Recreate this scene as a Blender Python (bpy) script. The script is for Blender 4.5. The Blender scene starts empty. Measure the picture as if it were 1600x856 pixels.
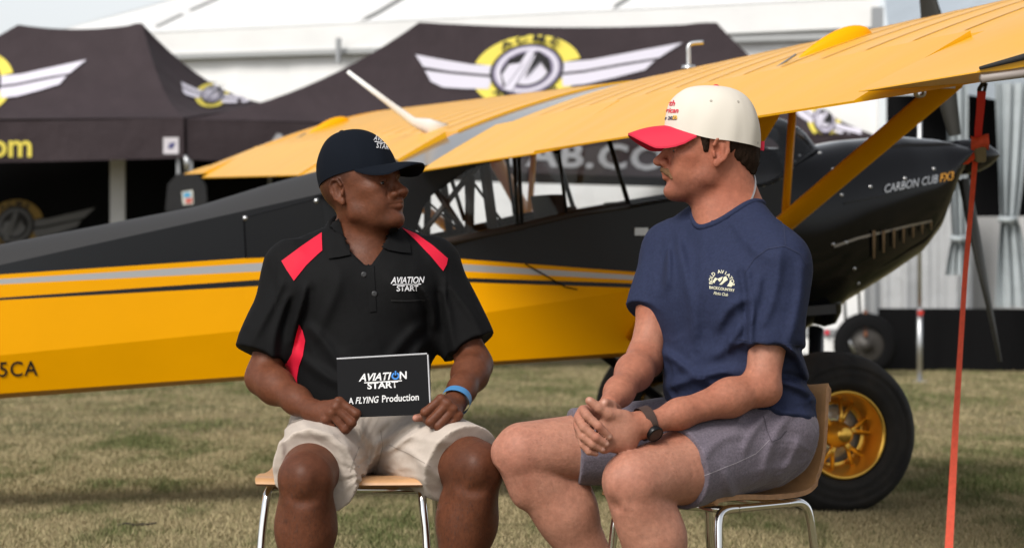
import bpy, bmesh, math, random, time
import numpy as np
from mathutils import Vector, Matrix
from mathutils.bvhtree import BVHTree
T0 = time.time()
random.seed(7)
rng = np.random.default_rng(7)
scene = bpy.context.scene
col = scene.collection
# ------------------------------------------------------------------ camera
FPX, CAMH = 4000.0, 0.96          # focal length in pixels of a 1600 wide frame, camera height
cam = bpy.data.cameras.new('camera'); cam_o = bpy.data.objects.new('camera', cam); col.objects.link(cam_o)
cam.sensor_width = 36.0; cam.lens = 36.0 * FPX / 1600.0
cam_o.location = (0, 0, CAMH); cam_o.rotation_euler = (math.radians(90), 0, 0)
cam.clip_start = 0.1; cam.clip_end = 3000
cam.dof.use_dof = True; cam.dof.focus_distance = 6.25; cam.dof.aperture_fstop = 5.6
scene.camera = cam_o
# ------------------------------------------------------------------ sky and sun
SUN_EL, SUN_AZ = math.radians(43), math.radians(-147)   # azimuth from +Y towards +X: behind the camera, to the left
world = bpy.data.worlds.new('World'); scene.world = world; world.use_nodes = True
nt = world.node_tree; nt.nodes.clear()
sky = nt.nodes.new('ShaderNodeTexSky'); sky.sky_type = 'NISHITA'; sky.sun_disc = False
sky.sun_elevation = SUN_EL; sky.sun_rotation = SUN_AZ
sky.air_density = 1.0; sky.dust_density = 1.6; sky.ozone_density = 1.2; sky.altitude = 200
bg = nt.nodes.new('ShaderNodeBackground'); bg.inputs['Strength'].default_value = 0.135
wo = nt.nodes.new('ShaderNodeOutputWorld')
hs = nt.nodes.new('ShaderNodeHueSaturation'); hs.inputs['Saturation'].default_value = .20     # thin high haze
nt.links.new(sky.outputs[0], hs.inputs['Color']); nt.links.new(hs.outputs[0], bg.inputs[0]); nt.links.new(bg.outputs[0], wo.inputs[0])
sun = bpy.data.lights.new('sun', 'SUN'); sun.energy = 2.6; sun.angle = math.radians(24); sun.color = (1.0, 0.95, 0.88)
sun_o = bpy.data.objects.new('sun', sun); col.objects.link(sun_o)
_sd = Vector((math.sin(SUN_AZ) * math.cos(SUN_EL), math.cos(SUN_AZ) * math.cos(SUN_EL), math.sin(SUN_EL)))
sun_o.rotation_euler = _sd.to_track_quat('Z', 'Y').to_euler()
vs = scene.view_settings
vs.view_transform = 'Standard'; vs.look = 'None'; vs.exposure = 0.25; vs.gamma = 1.0; vs.use_curve_mapping = False

# ------------------------------------------------------------------ helpers
def P(px, py, d):
    """a point seen at pixel (px,py) of the 1600x856 frame, d metres in front of the camera"""
    return Vector(((px - 800) / FPX * d, d, CAMH - (py - 428) / FPX * d))
KD = 4000.0 / 5600.0
def PE(px, py, d): return P(px, py, d * KD)      # background distances
def V(*a): return Vector(a)

def srgb(r, g, b):
    f = lambda c: (c / 12.92 if c <= .04045 else ((c + .055) / 1.055) ** 2.4)
    return (f(r / 255), f(g / 255), f(b / 255), 1)

MATS = {}
def mat(name, base, rough=.6, metal=0.0, spec=.5, noise=None, bump=None, vcol=False, sheen=0, sss=0, coat=0, trans=0, alpha=1, weave=None, bump2=None):
    """Principled material; noise=(scale, amount[, other colour]); bump=(scale, strength, distance)"""
    if name in MATS: return MATS[name]
    m = bpy.data.materials.new(name); m.use_nodes = True
    n = m.node_tree.nodes; L = m.node_tree.links
    b = n['Principled BSDF']
    base = tuple(base) if len(base) == 4 else tuple(base) + (1,)
    b.inputs['Base Color'].default_value = base
    b.inputs['Roughness'].default_value = rough; b.inputs['Metallic'].default_value = metal
    b.inputs['Specular IOR Level'].default_value = spec
    if sheen: b.inputs['Sheen Weight'].default_value = sheen; b.inputs['Sheen Roughness'].default_value = .5
    if coat: b.inputs['Coat Weight'].default_value = coat; b.inputs['Coat Roughness'].default_value = .08
    if trans: b.inputs['Transmission Weight'].default_value = trans
    if alpha < 1: b.inputs['Alpha'].default_value = alpha
    if sss:
        b.inputs['Subsurface Weight'].default_value = sss
        b.inputs['Subsurface Radius'].default_value = (1.0, .35, .2); b.inputs['Subsurface Scale'].default_value = .003
    src = None
    if vcol:
        a = n.new('ShaderNodeVertexColor'); a.layer_name = 'Col'; src = a.outputs['Color']
    tc = n.new('ShaderNodeTexCoord')
    if noise:
        nz = n.new('ShaderNodeTexNoise'); nz.inputs['Scale'].default_value = noise[0]; nz.inputs['Detail'].default_value = 6
        nz.inputs['Roughness'].default_value = .62
        L.new(tc.outputs['Object'], nz.inputs['Vector'])
        mp = n.new('ShaderNodeMapRange'); mp.inputs['From Min'].default_value = .3; mp.inputs['From Max'].default_value = .7
        L.new(nz.outputs['Fac'], mp.inputs['Value'])
        mx = n.new('ShaderNodeMix'); mx.data_type = 'RGBA'
        other = noise[2] if len(noise) > 2 else None
        if other is not None:
            mx.inputs['B'].default_value = tuple(other) if len(other) == 4 else tuple(other) + (1,)
            if src: L.new(src, mx.inputs['A'])
            else: mx.inputs['A'].default_value = base
            ml = n.new('ShaderNodeMath'); ml.operation = 'MULTIPLY'; ml.inputs[1].default_value = noise[1]
            L.new(mp.outputs[0], ml.inputs[0]); L.new(ml.outputs[0], mx.inputs['Factor'])
        else:
            mx.blend_type = 'MULTIPLY'; mx.inputs['Factor'].default_value = 1
            if src: L.new(src, mx.inputs['A'])
            else: mx.inputs['A'].default_value = base
            mp.inputs['To Min'].default_value = 1 - noise[1]; mp.inputs['To Max'].default_value = 1 + noise[1] * .6
            L.new(mp.outputs[0], mx.inputs['B'])
        src = mx.outputs['Result']
    if src: L.new(src, b.inputs['Base Color'])
    hsrc = None
    if bump:
        nb = n.new('ShaderNodeTexNoise'); nb.inputs['Scale'].default_value = bump[0]; nb.inputs['Detail'].default_value = 5
        L.new(tc.outputs['Object'], nb.inputs['Vector']); hsrc = (nb.outputs['Fac'], bump[1], bump[2])
    if weave:
        w1 = n.new('ShaderNodeTexWave'); w1.inputs['Scale'].default_value = weave[0]; w1.bands_direction = 'DIAGONAL'
        L.new(tc.outputs['Object'], w1.inputs['Vector']); hsrc = (w1.outputs['Fac'], weave[1], weave[2])
    if hsrc:
        bp_ = n.new('ShaderNodeBump'); bp_.inputs['Strength'].default_value = hsrc[1]; bp_.inputs['Distance'].default_value = hsrc[2]
        L.new(hsrc[0], bp_.inputs['Height']); L.new(bp_.outputs[0], b.inputs['Normal'])
        if bump2:
            n2 = n.new('ShaderNodeTexNoise'); n2.inputs['Scale'].default_value = bump2[0]; n2.inputs['Detail'].default_value = 4
            L.new(tc.outputs['Object'], n2.inputs['Vector']); b2 = n.new('ShaderNodeBump'); b2.inputs['Strength'].default_value = bump2[1]; b2.inputs['Distance'].default_value = bump2[2]
            L.new(n2.outputs['Fac'], b2.inputs['Height']); L.new(b2.outputs[0], bp_.inputs['Normal'])
    MATS[name] = m
    return m

def link(name, me, parent=None, smooth=True, mats=None):
    o = bpy.data.objects.new(name, me); col.objects.link(o)
    if mats is not None:
        for m in (mats if isinstance(mats, (list, tuple)) else [mats]): me.materials.append(m)
    if parent: o.parent = parent
    if smooth and len(me.polygons): me.polygons.foreach_set('use_smooth', [True] * len(me.polygons))
    return o
def mesh_obj(name, verts, faces, m, parent=None, smooth=False, midx=None):
    me = bpy.data.meshes.new(name)
    me.from_pydata([tuple(v) for v in verts], [], [tuple(f) for f in faces]); me.update()
    if midx is not None: me.polygons.foreach_set('material_index', midx)
    return link(name, me, parent, smooth, m)
def empty(name, loc=(0, 0, 0), rz=0):
    e = bpy.data.objects.new(name, None); col.objects.link(e); e.location = loc; e.rotation_euler = (0, 0, rz)
    e.empty_display_size = .1
    return e
def tag(o, label=None, cat=None, group=None, kind=None):
    if label: o['label'] = label
    if cat: o['category'] = cat
    if group: o['group'] = group
    if kind: o['kind'] = kind
    return o

class MB:
    """collects pieces of ONE part"""
    def __init__(s): s.v = []; s.f = []; s.m = []
    def add(s, vs_, fs_, mi=0):
        o = len(s.v); s.v += [tuple(v) for v in vs_]; s.f += [tuple(i + o for i in f) for f in fs_]; s.m += [mi] * len(fs_)
        return s
    def box(s, c, half, R=None, mi=0):
        c = Vector(c); R = R or Matrix.Identity(3)
        vs_ = [c + R @ Vector((sx * half[0], sy * half[1], sz * half[2])) for sz in (-1, 1) for sy in (-1, 1) for sx in (-1, 1)]
        return s.add(vs_, [(0, 2, 3, 1), (4, 5, 7, 6), (0, 1, 5, 4), (2, 6, 7, 3), (0, 4, 6, 2), (1, 3, 7, 5)], mi)
    def tube(s, pts, r, n=10, mi=0, caps=True, oval=None, updir=None):
        """round (or oval=(a,b) along fixed updir) tube through pts; r number or list"""
        pts = [Vector(p) for p in pts]; k = len(pts)
        rs = r if isinstance(r, (list, tuple)) else [r] * k
        vs_ = []; prev = None
        for i, p in enumerate(pts):
            t = (pts[min(i + 1, k - 1)] - pts[max(i - 1, 0)]).normalized()
            if updir is not None: a = (Vector(updir) - t * t.dot(Vector(updir))).normalized()
            elif prev is None:
                a = t.orthogonal().normalized()
            else: a = (prev - t * t.dot(prev)).normalized()
            prev = a; b = t.cross(a)
            oa, ob = oval if oval else (1, 1)
            for j in range(n):
                th = 2 * math.pi * j / n
                vs_.append(p + rs[i] * (oa * math.cos(th) * a + ob * math.sin(th) * b))
        fs_ = [(i * n + j, i * n + (j + 1) % n, (i + 1) * n + (j + 1) % n, (i + 1) * n + j) for i in range(k - 1) for j in range(n)]
        if caps: fs_ += [tuple(range(n))[::-1], tuple((k - 1) * n + j for j in range(n))]
        return s.add(vs_, fs_, mi)
    def grid(s, rows, mi=0, closed=False):
        n = len(rows[0]); vs_ = [p for r in rows for p in r]
        fs_ = []
        for i in range(len(rows) - 1):
            for j in range(n if closed else n - 1):
                fs_.append((i * n + j, i * n + (j + 1) % n, (i + 1) * n + (j + 1) % n, (i + 1) * n + j))
        return s.add(vs_, fs_, mi)
    def lathe(s, o, axis, prof, n=32, mi=0):
        """prof: list of (along axis, radius)"""
        axis = Vector(axis).normalized(); a = axis.orthogonal().normalized(); b = axis.cross(a)
        rows = [[Vector(o) + axis * t + r * (math.cos(2 * math.pi * j / n) * a + math.sin(2 * math.pi * j / n) * b) for j in range(n)] for t, r in prof]
        return s.grid(rows, mi, closed=True)
    def build(s, name, m, parent=None, smooth=False, auto=None):
        o = mesh_obj(name, s.v, s.f, m, parent, smooth, s.m if isinstance(m, (list, tuple)) else None)
        if auto is not None: shade_auto(o, auto)
        return o
def shade_auto(o, deg=35):
    me = o.data
    bm = bmesh.new(); bm.from_mesh(me)
    bmesh.ops.recalc_face_normals(bm, faces=bm.faces)
    a = math.radians(deg)
    for e in bm.edges:
        e.smooth = not (len(e.link_faces) == 2 and e.calc_face_angle(0) > a)
    for f in bm.faces: f.smooth = True
    bm.to_mesh(me); bm.free()
def catmull(pts, n=6):
    pts = [Vector(p) for p in pts]; out = []
    for i in range(len(pts) - 1):
        p0, p1, p2, p3 = pts[max(i - 1, 0)], pts[i], pts[i + 1], pts[min(i + 2, len(pts) - 1)]
        for k in range(n):
            t = k / n
            out.append(.5 * ((2 * p1) + (p2 - p0) * t + (2 * p0 - 5 * p1 + 4 * p2 - p3) * t * t + (3 * p1 - p0 - 3 * p2 + p3) * t ** 3))
    return out + [pts[-1]]

# ---- text and flat shapes as 2-D triangle meshes, later laid on surfaces
def text2d(s, size=1, bold=0.0, shear=0.0, sx=1.0, space=1.0):
    c = bpy.data.curves.new('t', 'FONT'); c.body = s; c.size = size; c.offset = bold; c.shear = shear; c.space_character = space
    c.align_x = 'CENTER'; c.align_y = 'CENTER'; c.resolution_u = 3
    o = bpy.data.objects.new('t', c); col.objects.link(o)
    me = bpy.data.meshes.new_from_object(o.evaluated_get(bpy.context.evaluated_depsgraph_get()))
    bpy.data.objects.remove(o); bpy.data.curves.remove(c)
    vs_ = [(v.co.x * sx, v.co.y) for v in me.vertices]; fs_ = [tuple(p.vertices) for p in me.polygons]
    bpy.data.meshes.remove(me)
    return vs_, fs_
def fit2d(s, x0, x1, y0, y1, **kw):
    """text filling the pixel box x0..x1, y0 (top)..y1 (bottom)"""
    kw.setdefault('size', 20); vs_, fs_ = text2d(s, **kw); a = np.array(vs_); lo, hi = a.min(0), a.max(0)
    return [(x0 + (x - lo[0]) / (hi[0] - lo[0]) * (x1 - x0), y1 - (y - lo[1]) / (hi[1] - lo[1]) * (y1 - y0)) for x, y in vs_], fs_
def poly2d(pts):
    return [tuple(p) for p in pts], [tuple(range(len(pts)))]
def refine2d(vs_, fs_, maxlen):
    bm = bmesh.new(); bv = [bm.verts.new((x, y, 0)) for x, y in vs_]
    for f in fs_:
        try: bm.faces.new([bv[i] for i in f])
        except ValueError: pass
    bmesh.ops.triangulate(bm, faces=bm.faces)
    for _ in range(7):
        es = [e for e in bm.edges if e.calc_length() > maxlen]
        if not es: break
        bmesh.ops.subdivide_edges(bm, edges=es, cuts=1)
        bmesh.ops.triangulate(bm, faces=[f for f in bm.faces if len(f.verts) > 3])
    bm.verts.index_update()
    r = [(v.co.x, v.co.y) for v in bm.verts], [tuple(v.index for v in f.verts) for f in bm.faces]
    bm.free(); return r
def bvh_of(*objs):
    vs_, fs_ = [], []
    for o in objs:
        me = o.data; n = len(vs_); mw = world_matrix(o)
        vs_ += [mw @ v.co for v in me.vertices]; fs_ += [tuple(i + n for i in p.vertices) for p in me.polygons]
    return BVHTree.FromPolygons(vs_, fs_)
def world_matrix(o):
    m = Matrix.LocRotScale(o.location, o.rotation_euler, o.scale)
    return world_matrix(o.parent) @ m if o.parent else m
CAMV = Vector((0, 0, CAMH))
def lay(name, shapes, bvh, m, parent, to_px, maxlen_px=6, off=.0015, dmax=60):
    """lay 2-D shapes (list of (verts, faces, material index)) onto a surface: each point goes where its sight line meets the surface, raised by off"""
    V_, F_, M_ = [], [], []
    inv = world_matrix(parent).inverted() if parent else Matrix.Identity(4)
    for sh in shapes:
        vs_, fs_ = sh[0], sh[1]; mi = sh[2] if len(sh) > 2 else 0
        pv = [to_px(x, y) for x, y in vs_]
        pv, fs_ = refine2d(pv, fs_, maxlen_px)
        ok = {}; last = None
        for i, (x, y) in enumerate(pv):
            d = (P(x, y, 10) - CAMV).normalized()
            h, nrm, _, _ = bvh.ray_cast(CAMV, d, dmax)
            if h is None: continue
            if nrm.dot(d) > 0: nrm = -nrm
            ok[i] = len(V_); V_.append(inv @ (h + nrm * off))
        for f in fs_:
            if all(i in ok for i in f):
                w = [V_[ok[i]] for i in f]
                if max((w[0] - w[1]).length, (w[1] - w[2]).length, (w[0] - w[2]).length) < maxlen_px * 12 / FPX * 4 + .12:
                    F_.append(tuple(ok[i] for i in f)); M_.append(mi)
    if not F_: print('EMPTY LAY', name); return None
    return mesh_obj(name, V_, F_, m, parent, True, M_ if isinstance(m, (list, tuple)) else None)
def affine(cx, cy, ax, ay, s=1.0):
    """2-D (x right, y up) -> pixels: centre (cx,cy), x axis pixel vector ax, y axis pixel vector ay"""
    return lambda x, y: (cx + s * (x * ax[0] + y * ay[0]), cy + s * (x * ax[1] + y * ay[1]))
# ================================================================== SETTING
def ground_material():
    m = bpy.data.materials.new('dry_lawn'); m.use_nodes = True
    n = m.node_tree.nodes; L = m.node_tree.links; b = n['Principled BSDF']
    b.inputs['Roughness'].default_value = .95; b.inputs['Specular IOR Level'].default_value = .1
    tc = n.new('ShaderNodeTexCoord')
    def nz(scale, det=5):
        t = n.new('ShaderNodeTexNoise'); t.inputs['Scale'].default_value = scale; t.inputs['Detail'].default_value = det
        L.new(tc.outputs['Object'], t.inputs['Vector']); return t.outputs['Fac']
    def ramp(src, a, b_, lo=.4, hi=.6):
        r = n.new('ShaderNodeValToRGB'); r.color_ramp.elements[0].position = lo; r.color_ramp.elements[1].position = hi
        r.color_ramp.elements[0].color = a + (1,); r.color_ramp.elements[1].color = b_ + (1,)
        L.new(src, r.inputs[0]); return r.outputs[0]
    c1 = ramp(nz(.9, 6), (.115, .115, .052), (.25, .205, .115), .36, .6)
    c2 = ramp(nz(38, 4), (.6, .6, .6), (1.25, 1.22, 1.15), .3, .7)
    mx = n.new('ShaderNodeMix'); mx.data_type = 'RGBA'; mx.blend_type = 'MULTIPLY'; mx.inputs['Factor'].default_value = 1
    L.new(c1, mx.inputs['A']); L.new(c2, mx.inputs['B']); L.new(mx.outputs['Result'], b.inputs['Base Color'])
    bp_ = n.new('ShaderNodeBump'); bp_.inputs['Strength'].default_value = .8; bp_.inputs['Distance'].default_value = .03
    L.new(nz(45, 6), bp_.inputs['Height']); L.new(bp_.outputs[0], b.inputs['Normal'])
    return m
g = MB(); N = 40
ys = [-60, 0] + [4 + 2 * i for i in range(30)] + [80, 120, 200, 400, 900]
xs_ = [-500, -120, -40] + [-16 + 1.0 * i for i in range(33)] + [40, 120, 500]
g.grid([[(x, y, 0) for x in xs_] for y in ys])
ground = tag(g.build('ground', ground_material()), kind='structure')

def grass():
    """dry lawn: blades in tufts, thinned with distance"""
    pts = []
    def scatter(n, y0, y1, pad):
        y = np.sqrt(rng.uniform(y0 * y0, y1 * y1, n)); x = rng.uniform(-1, 1, n) * (y * 800 / FPX + pad)
        return np.stack([x, y], 1)
    p = np.concatenate([scatter(76000, 8.4, 11, .9), scatter(70000, 11, 15, 1.2), scatter(52000, 15, 27, 2.0), scatter(14000, 5.0, 8.4, 1.2)])
    k = 3                                            # blades in a tuft
    p = np.repeat(p, k, 0); n = len(p)
    p = p + rng.normal(0, .018, (n, 2))
    # patchy height and colour
    def vn(x, y, s):
        ix, iy = np.floor(x * s).astype(int), np.floor(y * s).astype(int); fx, fy = x * s - ix, y * s - iy
        fx = fx * fx * (3 - 2 * fx); fy = fy * fy * (3 - 2 * fy)
        hsh = lambda a, b: np.modf(np.abs(np.sin(a * 127.1 + b * 311.7) * 43758.5453))[0]
        return (hsh(ix, iy) * (1 - fx) + hsh(ix + 1, iy) * fx) * (1 - fy) + (hsh(ix, iy + 1) * (1 - fx) + hsh(ix + 1, iy + 1) * fx) * fy
    nz = .40 * vn(p[:, 0], p[:, 1] * .33, 1.9) + .35 * vn(p[:, 0] + 40, p[:, 1] * .33, 4.7) + .25 * vn(p[:, 0], p[:, 1] * .4 + 9, 12.3)
    h = rng.uniform(.010, .030, n) * (.6 + .8 * nz); th = rng.uniform(0, 2 * np.pi, n)
    lean = rng.uniform(.2, 1.1, n) * h; ph = rng.uniform(0, 2 * np.pi, n); w = rng.uniform(.0015, .0032, n) * (1 + p[:, 1] / 30)
    z0 = np.zeros(n)
    a = np.stack([p[:, 0] - np.cos(th) * w, p[:, 1] - np.sin(th) * w, z0], 1); b = np.stack([p[:, 0] + np.cos(th) * w, p[:, 1] + np.sin(th) * w, z0], 1)
    c = np.stack([p[:, 0] + np.cos(ph) * lean, p[:, 1] + np.sin(ph) * lean, h], 1)
    vv = np.stack([a, b, c], 1).reshape(-1, 3).astype(np.float32)
    me = bpy.data.meshes.new('grass'); me.vertices.add(3 * n); me.vertices.foreach_set('co', vv.ravel())
    me.loops.add(3 * n); me.loops.foreach_set('vertex_index', np.arange(3 * n, dtype=np.int32))
    me.polygons.add(n); me.polygons.foreach_set('loop_start', np.arange(0, 3 * n, 3, dtype=np.int32)); me.polygons.foreach_set('loop_total', np.full(n, 3, np.int32))
    me.update()
    straw = np.array([.36, .298, .172]); green = np.array([.105, .125, .045]); olive = np.array([.22, .20, .10])
    t = np.clip((nz - .44) * 5 + rng.normal(0, .30, n), 0, 1)[:, None]
    cc = np.where(rng.random(n)[:, None] < .25, olive, green * t + straw * (1 - t)) * rng.uniform(.8, 1.3, (n, 1))
    ca = me.color_attributes.new('Col', 'FLOAT_COLOR', 'POINT')
    c4 = np.ones((3 * n, 4), np.float32); c4[:, :3] = np.repeat(cc, 3, 0); ca.data.foreach_set('color', c4.ravel())
    o = link('grass', me, None, False, mat('grass_blade', (.2, .2, .1), .85, vcol=True, spec=.15))
    tag(o, 'short dry lawn of straw and green blades', 'grass', kind='stuff')
grass()

# ------------------------------------------------------------------ fabrics
M_black_tent = mat('black_tent_fabric', (.042, .030, .034), .8, noise=(3, .12), bump=(3.5, .5, .06), spec=.3)
M_dark = mat('dark_cloth', (.006, .006, .0065), .95, spec=.08)
M_white_tent = mat('white_vinyl', (.82, .82, .81), .55, noise=(1.2, .05), bump=(2.2, .3, .06))
M_yel_print = mat('yellow_print', srgb(232, 214, 92), .7)
M_white_print = mat('white_print', srgb(214, 210, 222), .7)
M_grey_print = mat('lilac_print', srgb(150, 142, 165), .7)
M_black_print = mat('black_print', srgb(30, 27, 28), .7)
M_alu = mat('brushed_aluminium', (.55, .56, .57), .35, .9)
M_steelpost = mat('grey_post', (.32, .33, .34), .5, .4)

def sag_patch(A, B, Q, R_, nu, nv, sag, wob=0):
    """grid from eave A-B up to ridge R_-Q (u along, v up) sagging between"""
    rows = []
    for j in range(nv + 1):
        v = j / nv; row = []
        for i in range(nu + 1):
            u = i / nu
            p = (A * (1 - u) + B * u) * (1 - v) + (R_ * (1 - u) + Q * u) * v
            s = sag * 4 * v * (1 - v)
            p = p + V(0, 0, -s - .05 * 4 * u * (1 - u) * v + wob * (math.sin(7 * u + 3 * v) * v * (1 - v) + .35 * v * v * math.sin(26 * u + 2 * v) * math.exp(-((u - .93) / .12) ** 2)))
            row.append(p)
        rows.append(row)
    return rows
def pop_up_tent(label, A, B, peakL, peakR, depthv, val_h, val_hB=None, back=True, wob=.03):
    """A,B front corners (top of valance), peaks of the ridge, depth vector to the back corners"""
    e = empty('pop_up_tent', (A.x, A.y, 0)); tag(e, label, 'tent', 'black pop-up tents with a winged logo')
    o = Vector(e.location); val_hB = val_hB or val_h
    A2, B2 = A + depthv, B + depthv
    mb = MB()
    loc = lambda rows: [[p - o for p in r] for r in rows]
    mb.grid(loc(sag_patch(A, B, peakR, peakL, 30, 14, .17, wob)))
    mb.grid(loc(sag_patch(B2, A2, peakL, peakR, 12, 10, .17)))
    mb.grid(loc(sag_patch(A2, A, peakL, peakL, 14, 14, .17)))
    mb.grid(loc(sag_patch(B, B2, peakR, peakR, 14, 14, .17)))
    roof = mb.build('canopy_roof', M_black_tent, e, smooth=False); shade_auto(roof, 28)
    def valance(a, b, ha, hb, name='valance'):
        m_ = MB(); rows = []
        for k in range(4):
            row = []
            for i in range(41):
                u = i / 40; p = a * (1 - u) + b * u; h = ha * (1 - u) + hb * u
                n_ = (b - a).cross(V(0, 0, 1)).normalized()
                bulge = .012 * math.sin(u * 23 + k) + .018 * math.sin(u * 9)
                row.append(p + V(0, 0, -h * k / 3 - .02 * 4 * u * (1 - u)) + n_ * (.012 + bulge * k / 3) - o)
            rows.append(row)
        m_.grid(rows)
        return m_.build(name, M_black_tent, e, smooth=True)
    fv = valance(A, B, val_h, val_hB)
    valance(B, B2, val_hB, val_hB * .95); valance(A2, A, val_h * .95, val_h)
    if back: valance(B2, A2, val_hB * .95, val_h * .95)
    for c in (A, B, A2, B2):
        q = (A + B + A2 + B2) / 4; ins = (q - c); ins.z = 0; ins = ins.normalized() * .06
        pz = MB().tube([V(c.x, c.y, 0) + ins - o, V(c.x, c.y, c.z - .04) + ins - o], .022, 4)
        pz.box(V(c.x, c.y, .01) + ins - o, (.06, .06, .01)); pz.build('leg', M_steelpost, e)
    return e, roof, fv

tL, roofL, valL = pop_up_tent('black pop-up tent at the far left with yellow lettering on its valance',
    PE(-420, 190, 32.0), PE(287, 184, 33.0), PE(28, 39, 34.3), PE(222, 37, 34.6), PE(430, 164, 36.4) - PE(287, 184, 33.0), .372)
tM, roofM, valM = pop_up_tent('wide black pop-up tent behind the cockpit with a large winged emblem on its roof',
    PE(290, 186, 33.05), PE(1376, 214, 36.5), PE(655, 35, 35.3), PE(1120, 36, 36.9), V(-.25, 3.2, .0), .375, .46)

# ---- the winged emblem, drawn in the pixels of the big roof: centre (822,112)
def emblem(scale=1.0, full=True):
    S = []
    def ring(cx, cy, r0, r1, a0, a1, mi, n=28, ex=1.0, ey=.88):
        for i in range(n):
            t0, t1 = (math.radians(a0 + (a1 - a0) * k / n) for k in (i, i + 1))
            S.append(([(cx + r0 * math.cos(t0) * ex, cy + r0 * math.sin(t0) * ey), (cx + r1 * math.cos(t0) * ex, cy + r1 * math.sin(t0) * ey),
                       (cx + r1 * math.cos(t1) * ex, cy + r1 * math.sin(t1) * ey), (cx + r0 * math.cos(t1) * ex, cy + r0 * math.sin(t1) * ey)], [(0, 1, 2, 3)], mi))
    # yellow disc (seen as arcs above and below the wings)
    ring(0, 0, 36, 70, 16, 164, 0, 30, 1.22, .80); ring(0, 0, 36, 70, 202, 338, 0, 30, 1.22, .80)
    # wings: white plates with a dark gap
    S.append(([(-48, 10), (-88, 14), (-140, 25), (-178, 34), (-163, 14), (-120, 5), (-70, -2), (-52, -4)], [(0, 1, 2, 3, 4, 5, 6, 7)], 1))
    S.append(([(-52, -8), (-70, -6), (-120, 1), (-160, 8), (-148, -10), (-128, -20), (-92, -24), (-56, -26)], [(0, 1, 2, 3, 4, 5, 6, 7)], 1))
    S.append(([(52, 10), (100, 12), (170, 22), (240, 32), (206, 10), (150, 4), (90, -4), (56, -6)], [(0, 1, 2, 3, 4, 5, 6, 7)], 1))
    S.append(([(56, -10), (90, -8), (150, 0), (200, 6), (186, -8), (140, -18), (95, -26), (60, -28)], [(0, 1, 2, 3, 4, 5, 6, 7)], 1))
    # roundel
    ring(0, 0, 0.1, 48, 0, 360, 3, 36, 1.2); ring(0, 0, .1, 44, 0, 360, 2, 36, 1.2); ring(0, 0, .1, 40.5, 0, 360, 1, 36, 1.2); ring(0, 0, 31, 35, 0, 360, 2, 36, 1.2); ring(0, 0, 27.5, 31, 0, 360, 3, 36, 1.2)
    S.append(([(-4, 28), (9, 30), (-20, -34), (-34, -30)], [(0, 1, 2, 3)], 1))
    S.append(([(-4, 27), (-34, -29), (-42, -2), (-30, 18)], [(0, 1, 2, 3)], 3)); S.append(([(-8, 10), (-31, -26), (-39, -8), (-30, 8)], [(0, 1, 2, 3)], 1))
    S.append(([(13, 28), (32, 14), (37, -6), (30, -4), (18, 12), (-4, -16)], [(0, 1, 2, 3, 4, 5)], 3))
    for ch, ang, dy in (('A', 124, 0), ('C', 103, 0), ('M', 80, 0), ('E', 58, 0)):
        vs_, fs_ = text2d(ch, 16, .5, 0, 1.7); t = math.radians(ang); cx, cy = 56 * math.cos(t) * 1.22, 57 * math.sin(t) * .82; r = t - math.pi / 2
        S.append(([(cx + x * math.cos(r) - y * math.sin(r), cy + x * math.sin(r) + y * math.cos(r)) for x, y in vs_], fs_, 3))
    for k, ch in enumerate('AEROFAB'):
        ang = 232 + k * 13; vs_, fs_ = text2d(ch, 16, .4, 0, 1.4); t = math.radians(ang); cx, cy = 56 * math.cos(t) * 1.22, 57 * math.sin(t) * .82; r = t + math.pi / 2
        S.append(([(cx + x * math.cos(r) - y * math.sin(r), cy + x * math.sin(r) + y * math.cos(r)) for x, y in vs_], fs_, 3))
    return S
PRINTS = [M_yel_print, M_white_print, M_grey_print, M_black_print]
def lay_layers(name, shapes, bvh, parent, to_px, maxlen, off):
    """stack the print layers a hair apart so that none coincide"""
    for i, sh in enumerate(shapes): pass
    vs_all = []
    out = None
    groups = {}
    order = []
    for sh in shapes: order.append(sh)
    # consecutive shapes of one colour form one layer
    layers = []; 
    for sh in shapes:
        if layers and layers[-1][0] == sh[2]: layers[-1][1].append(sh)
        else: layers.append([sh[2], [sh]])
    V_, F_, M_ = [], [], []
    for k, (mi, ss) in enumerate(layers):
        o = lay('tmp', [(s[0], s[1]) for s in ss], bvh, PRINTS[0], parent, to_px, maxlen, off + .004 * k)
        if o is None: continue
        n = len(V_); V_ += [tuple(v.co) for v in o.data.vertices]; F_ += [tuple(i + n for i in p.vertices) for p in o.data.polygons]; M_ += [mi] * len(o.data.polygons)
        me = o.data; bpy.data.objects.remove(o); bpy.data.meshes.remove(me)
    return mesh_obj(name, V_, F_, PRINTS, parent, True, M_)
bM = bvh_of(roofM)
lay_layers('winged_emblem', emblem(), bM, tM, affine(822, 112, (1, -.05), (.12, -1.0)), 8, .012)
lay_layers('side_emblem', emblem(), bM, tM, affine(1287, 190, (.30, .14), (.10, -.50)), 8, .012)['kind'] = 'stuff'
bL = bvh_of(roofL)
lay_layers('winged_emblem', emblem(), bL, tL, affine(-40, 132, (.72, -.03), (.08, -.92)), 8, .012)
lay_layers('side_emblem', emblem(), bL, tL, affine(330, 150, (.30, .05), (.14, -.34)), 8, .012)['kind'] = 'stuff'
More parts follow.
